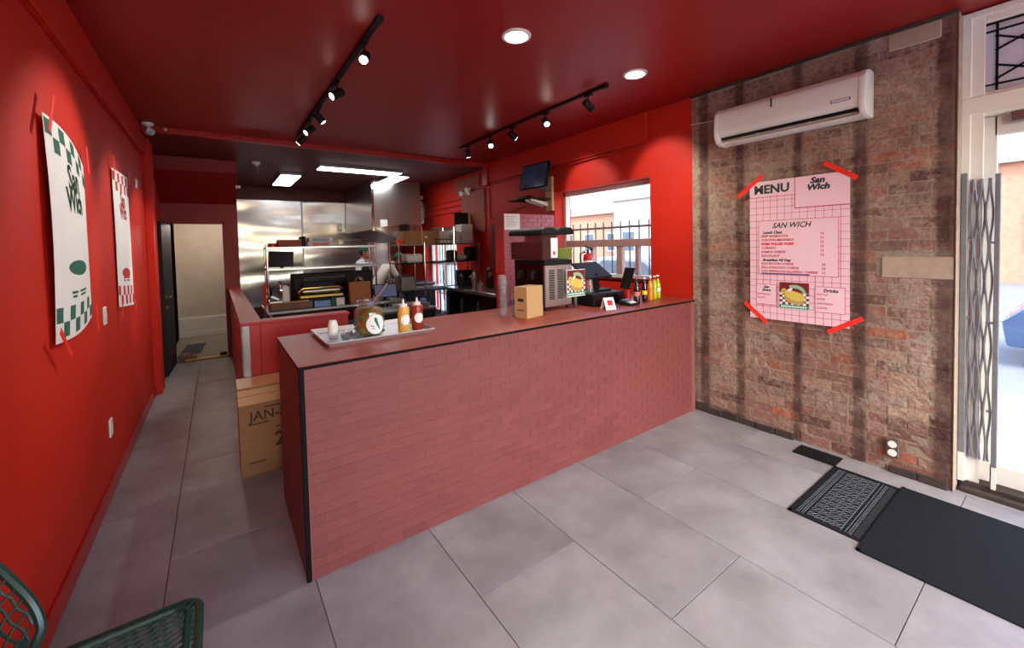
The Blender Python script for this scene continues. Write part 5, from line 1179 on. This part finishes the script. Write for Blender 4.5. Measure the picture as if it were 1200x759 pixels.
for s in ('l', 'r'):
    ED += [('chest', 'sh' + s), ('sh' + s, 'el' + s), ('el' + s, 'wr' + s), ('wr' + s, 'pa' + s), ('pel', 'hip' + s), ('hip' + s, 'kn' + s), ('kn' + s, 'an' + s), ('an' + s, 'toe' + s)]
    ED += [('pa' + s, 'f%d%s' % (k, s)) for k in range(4)] + [('wr' + s, 'th' + s)]
def skel(ch, nk, hb, sh, el, wr, dirh, pel=(0, 0, .95), waist=(0, 0, 1.12)):
    J = {'pel': (pel, (.15, .11)), 'waist': (waist, (.145, .10)), 'chest': (ch, (.165, .115)), 'neck': (nk, .055), 'headb': (hb, .05)}
    for s, sg in (('l', 1), ('r', -1)):
        J['sh' + s] = (sh[s], .062); J['el' + s] = (el[s], .045); J['wr' + s] = (wr[s], .03)
        d = Vector(dirh[s]).normalized(); w_ = Vector(wr[s]); side = d.cross(Vector((0, 0, 1))).normalized()
        J['pa' + s] = (tuple(w_ + d * .06), .028)
        for k in range(4): J['f%d%s' % (k, s)] = (tuple(w_ + d * (.13 - .01 * abs(k - 1.5)) + side * (k - 1.5) * .022 + Vector((0, 0, -.02))), .009)
        J['th' + s] = (tuple(w_ + d * .06 - side * sg * .045), .010)
        J['hip' + s] = ((pel[0] + sg * .095, pel[1], pel[2] - .06), .09); J['kn' + s] = ((sg * .11, -.02, .50), .06); J['an' + s] = ((sg * .11, .02, .09), .04); J['toe' + s] = ((sg * .12, -.15, .035), .035)
    return J
def regs(shirt):
    R = {('pel', 'waist'): shirt, ('waist', 'chest'): shirt}
    for s in ('l', 'r'):
        R[('chest', 'sh' + s)] = shirt; R[('sh' + s, 'el' + s)] = shirt; R[('pel', 'hip' + s)] = 'trousers'; R[('hip' + s, 'kn' + s)] = 'trousers'; R[('kn' + s, 'an' + s)] = 'trousers'; R[('an' + s, 'toe' + s)] = 'black'
    return R
J1 = skel((0, 0, 1.34), (0, -.005, 1.47), (0, -.015, 1.55), {'l': (.19, 0, 1.39), 'r': (-.19, 0, 1.39)}, {'l': (.26, -.03, 1.10), 'r': (-.26, -.03, 1.10)}, {'l': (.20, -.26, 1.04), 'r': (-.20, -.26, 1.04)}, {'l': (0, -1, -.1), 'r': (0, -1, -.1)})
c1 = person('person', 'person in white shirt, dark apron and green cap, facing sideways', (3.0, 8.3, 0), .75, J1, ED, 'pel', regs('shirt_white'), head=(0, -.03, 1.585), head_dir=(.35, -1, -.12))
B().sheet(lambda u, v: ((-.15 + .30 * u, -.135 - .02 * math.sin(PI * u), .55 + .75 * v), (0, -1, 0)), 6, 4, .006)
def apron(t, fn): 
    o = B().sheet(fn, 8, 6, .006); R = Matrix.Rotation(t.rotation_euler.z, 4, 'Z'); ob = o.build('apron', 'apron', None, origin=(0, 0, 0)); ob.parent = t; return ob
apron(c1, lambda u, v: ((-.17 + .34 * u, -.175 + .10 * (2 * u - 1) ** 2 + .02 * v, .52 + .80 * v), (0, -1, 0)))
J2 = skel((0, -.24, 1.28), (0, -.37, 1.38), (0, -.43, 1.42), {'l': (.19, -.25, 1.33), 'r': (-.19, -.25, 1.33)}, {'l': (.24, -.38, 1.06), 'r': (-.24, -.38, 1.06)}, {'l': (.14, -.56, .98), 'r': (-.14, -.56, .98)}, {'l': (-.1, -1, -.25), 'r': (.1, -1, -.25)}, (0, .02, .93), (0, -.08, 1.10))
c2 = person('person', 'person in cream shirt and green cap bending over the work table', (2.90, 7.36, 0), 1.62, J2, ED, 'pel', regs('shirt_cream'), head=(0, -.45, 1.45), head_dir=(-.35, -1, -.75))
apron(c2, lambda u, v: ((-.17 + .34 * u, -.13 + .07 * (2 * u - 1) ** 2 - .22 * max(0, v - .45), .45 + .72 * v), (0, -1, 0)))
